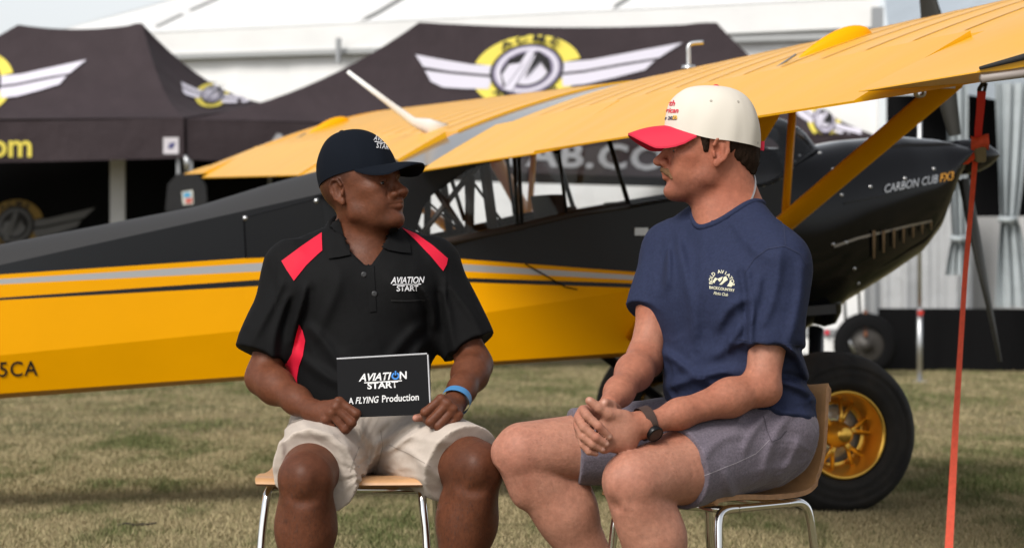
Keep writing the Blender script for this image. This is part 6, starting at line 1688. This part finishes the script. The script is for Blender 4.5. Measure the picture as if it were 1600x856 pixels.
# ------------------------------------------------------------------ chairs
M_ply = mat('oak_plywood', (.55, .30, .135), .42, noise=(18, .16), coat=.15); M_plye = mat('plywood_edge', (.36, .19, .09), .6, noise=(60, .3)); M_chrome = mat('chrome', (.75, .75, .75), .09, 1.0)
def chair(label, o, fwd, seat_z, w=.40, dep=.42, back=.36, nar=.0):
    fwd = Vector(fwd).normalized(); lf = V(0, 0, 1).cross(fwd); e = empty('plywood_chair', V(o.x, o.y, 0)); tag(e, label, 'chair', 'plywood chairs the two men sit on')
    Q = lambda f, l, z: fwd * f + lf * l + V(0, 0, z)
    # shell profile: front lip, seat, curve, back
    prof = [(dep * .5, -.012), (dep * .46, .0), (dep * .25, .002), (0, -.004), (-dep * .25, -.004), (-dep * .40, .006), (-dep * .49, .035), (-dep * .545, .085), (-dep * .575, .15), (-dep * .60, .24), (-dep * .63, back - .02), (-dep * .635, back)]
    cp = catmull([V(a, 0, b) for a, b in prof], 4); n = len(cp); rows = []; low = []
    for i, p in enumerate(cp):
        t = i / (n - 1); ww = w / 2 * (1 - .06 * abs(2 * t - 1) ** 2) * (1 - nar * max(0, t - .45) / .55); t2 = (cp[min(i + 1, n - 1)] - cp[max(i - 1, 0)]).normalized(); nn = V(-t2.z, 0, t2.x)
        if nn.z < 0 and t < .5: nn = -nn
        if t >= .5 and nn.x < 0: nn = -nn
        r_ = []; l_ = []
        for j in range(13):
            s = -1 + 2 * j / 12; edge = (max(0, t - .9) / .1) ** 2 * .05 * s * s + (max(0, .06 - t) / .06) ** 2 * .0; cur = .012 * s * s * (1 if t > .5 else .4)
            r_.append(Q(p.x + nn.x * cur, s * ww, p.z + nn.z * cur + seat_z - edge)); l_.append(Q(p.x + nn.x * (cur - .012), s * ww, p.z + nn.z * (cur - .012) + seat_z - edge))
        rows.append(r_); low.append(l_)
    mb = MB().grid(rows); mb.grid([r[::-1] for r in low]); mb.grid([[r[0] for r in low], [r[0] for r in rows]], 1); mb.grid([[r[-1] for r in rows], [r[-1] for r in low]], 1); mb.grid([rows[0], low[0]], 1); mb.grid([low[-1], rows[-1]], 1)
    s_ = mb.build('seat_shell', [M_ply, M_plye], e); shade_auto(s_, 50)
    for sd in (-1, 1):
        y = sd * w * .42; z = seat_z - .028
        MB().tube(catmull([Q(dep * .34, y, z), Q(0, y, z), Q(-dep * .36, y, z)], 3), .0095, 10).build('side_rail', M_chrome, e, True)
        MB().tube(catmull([Q(dep * .34 - .04, y, z), Q(dep * .36, y, z - .003), Q(dep * .42, y * 1.02, z - .03), Q(dep * .45, y * 1.08, z - .15), Q(dep * .52, y * 1.14, .01)], 5), .0105, 10).build('front_leg', M_chrome, e, True)
        MB().tube(catmull([Q(-dep * .36 + .04, y, z), Q(-dep * .40, y, z - .003), Q(-dep * .47, y * 1.02, z - .035), Q(-dep * .52, y * 1.06, z - .15), Q(-dep * .68, y * 1.12, .01)], 5), .0105, 10).build('rear_leg', M_chrome, e, True)
    MB().tube([Q(dep * .30, -w * .42, seat_z - .03), Q(dep * .30, w * .42, seat_z - .03)], .009, 10).build('cross_rail', M_chrome, e, True)
    MB().tube([Q(-dep * .30, -w * .42, seat_z - .03), Q(-dep * .30, w * .42, seat_z - .03)], .009, 10).build('cross_rail', M_chrome, e, True)
    return e
c = P(543, 428, DL - .3); chair('plywood chair with chrome legs under the man in the polo', V(c.x, DL - .11, 0), yawF(-3), .458, w=.45, dep=.42, nar=.35)
c = P(1110, 428, DR); chair('plywood chair with chrome legs under the man in the T-shirt', V(c.x, DR, 0), yawF(-46), .442, w=.38, dep=.37, back=.26)
print('done', time.time() - T0)
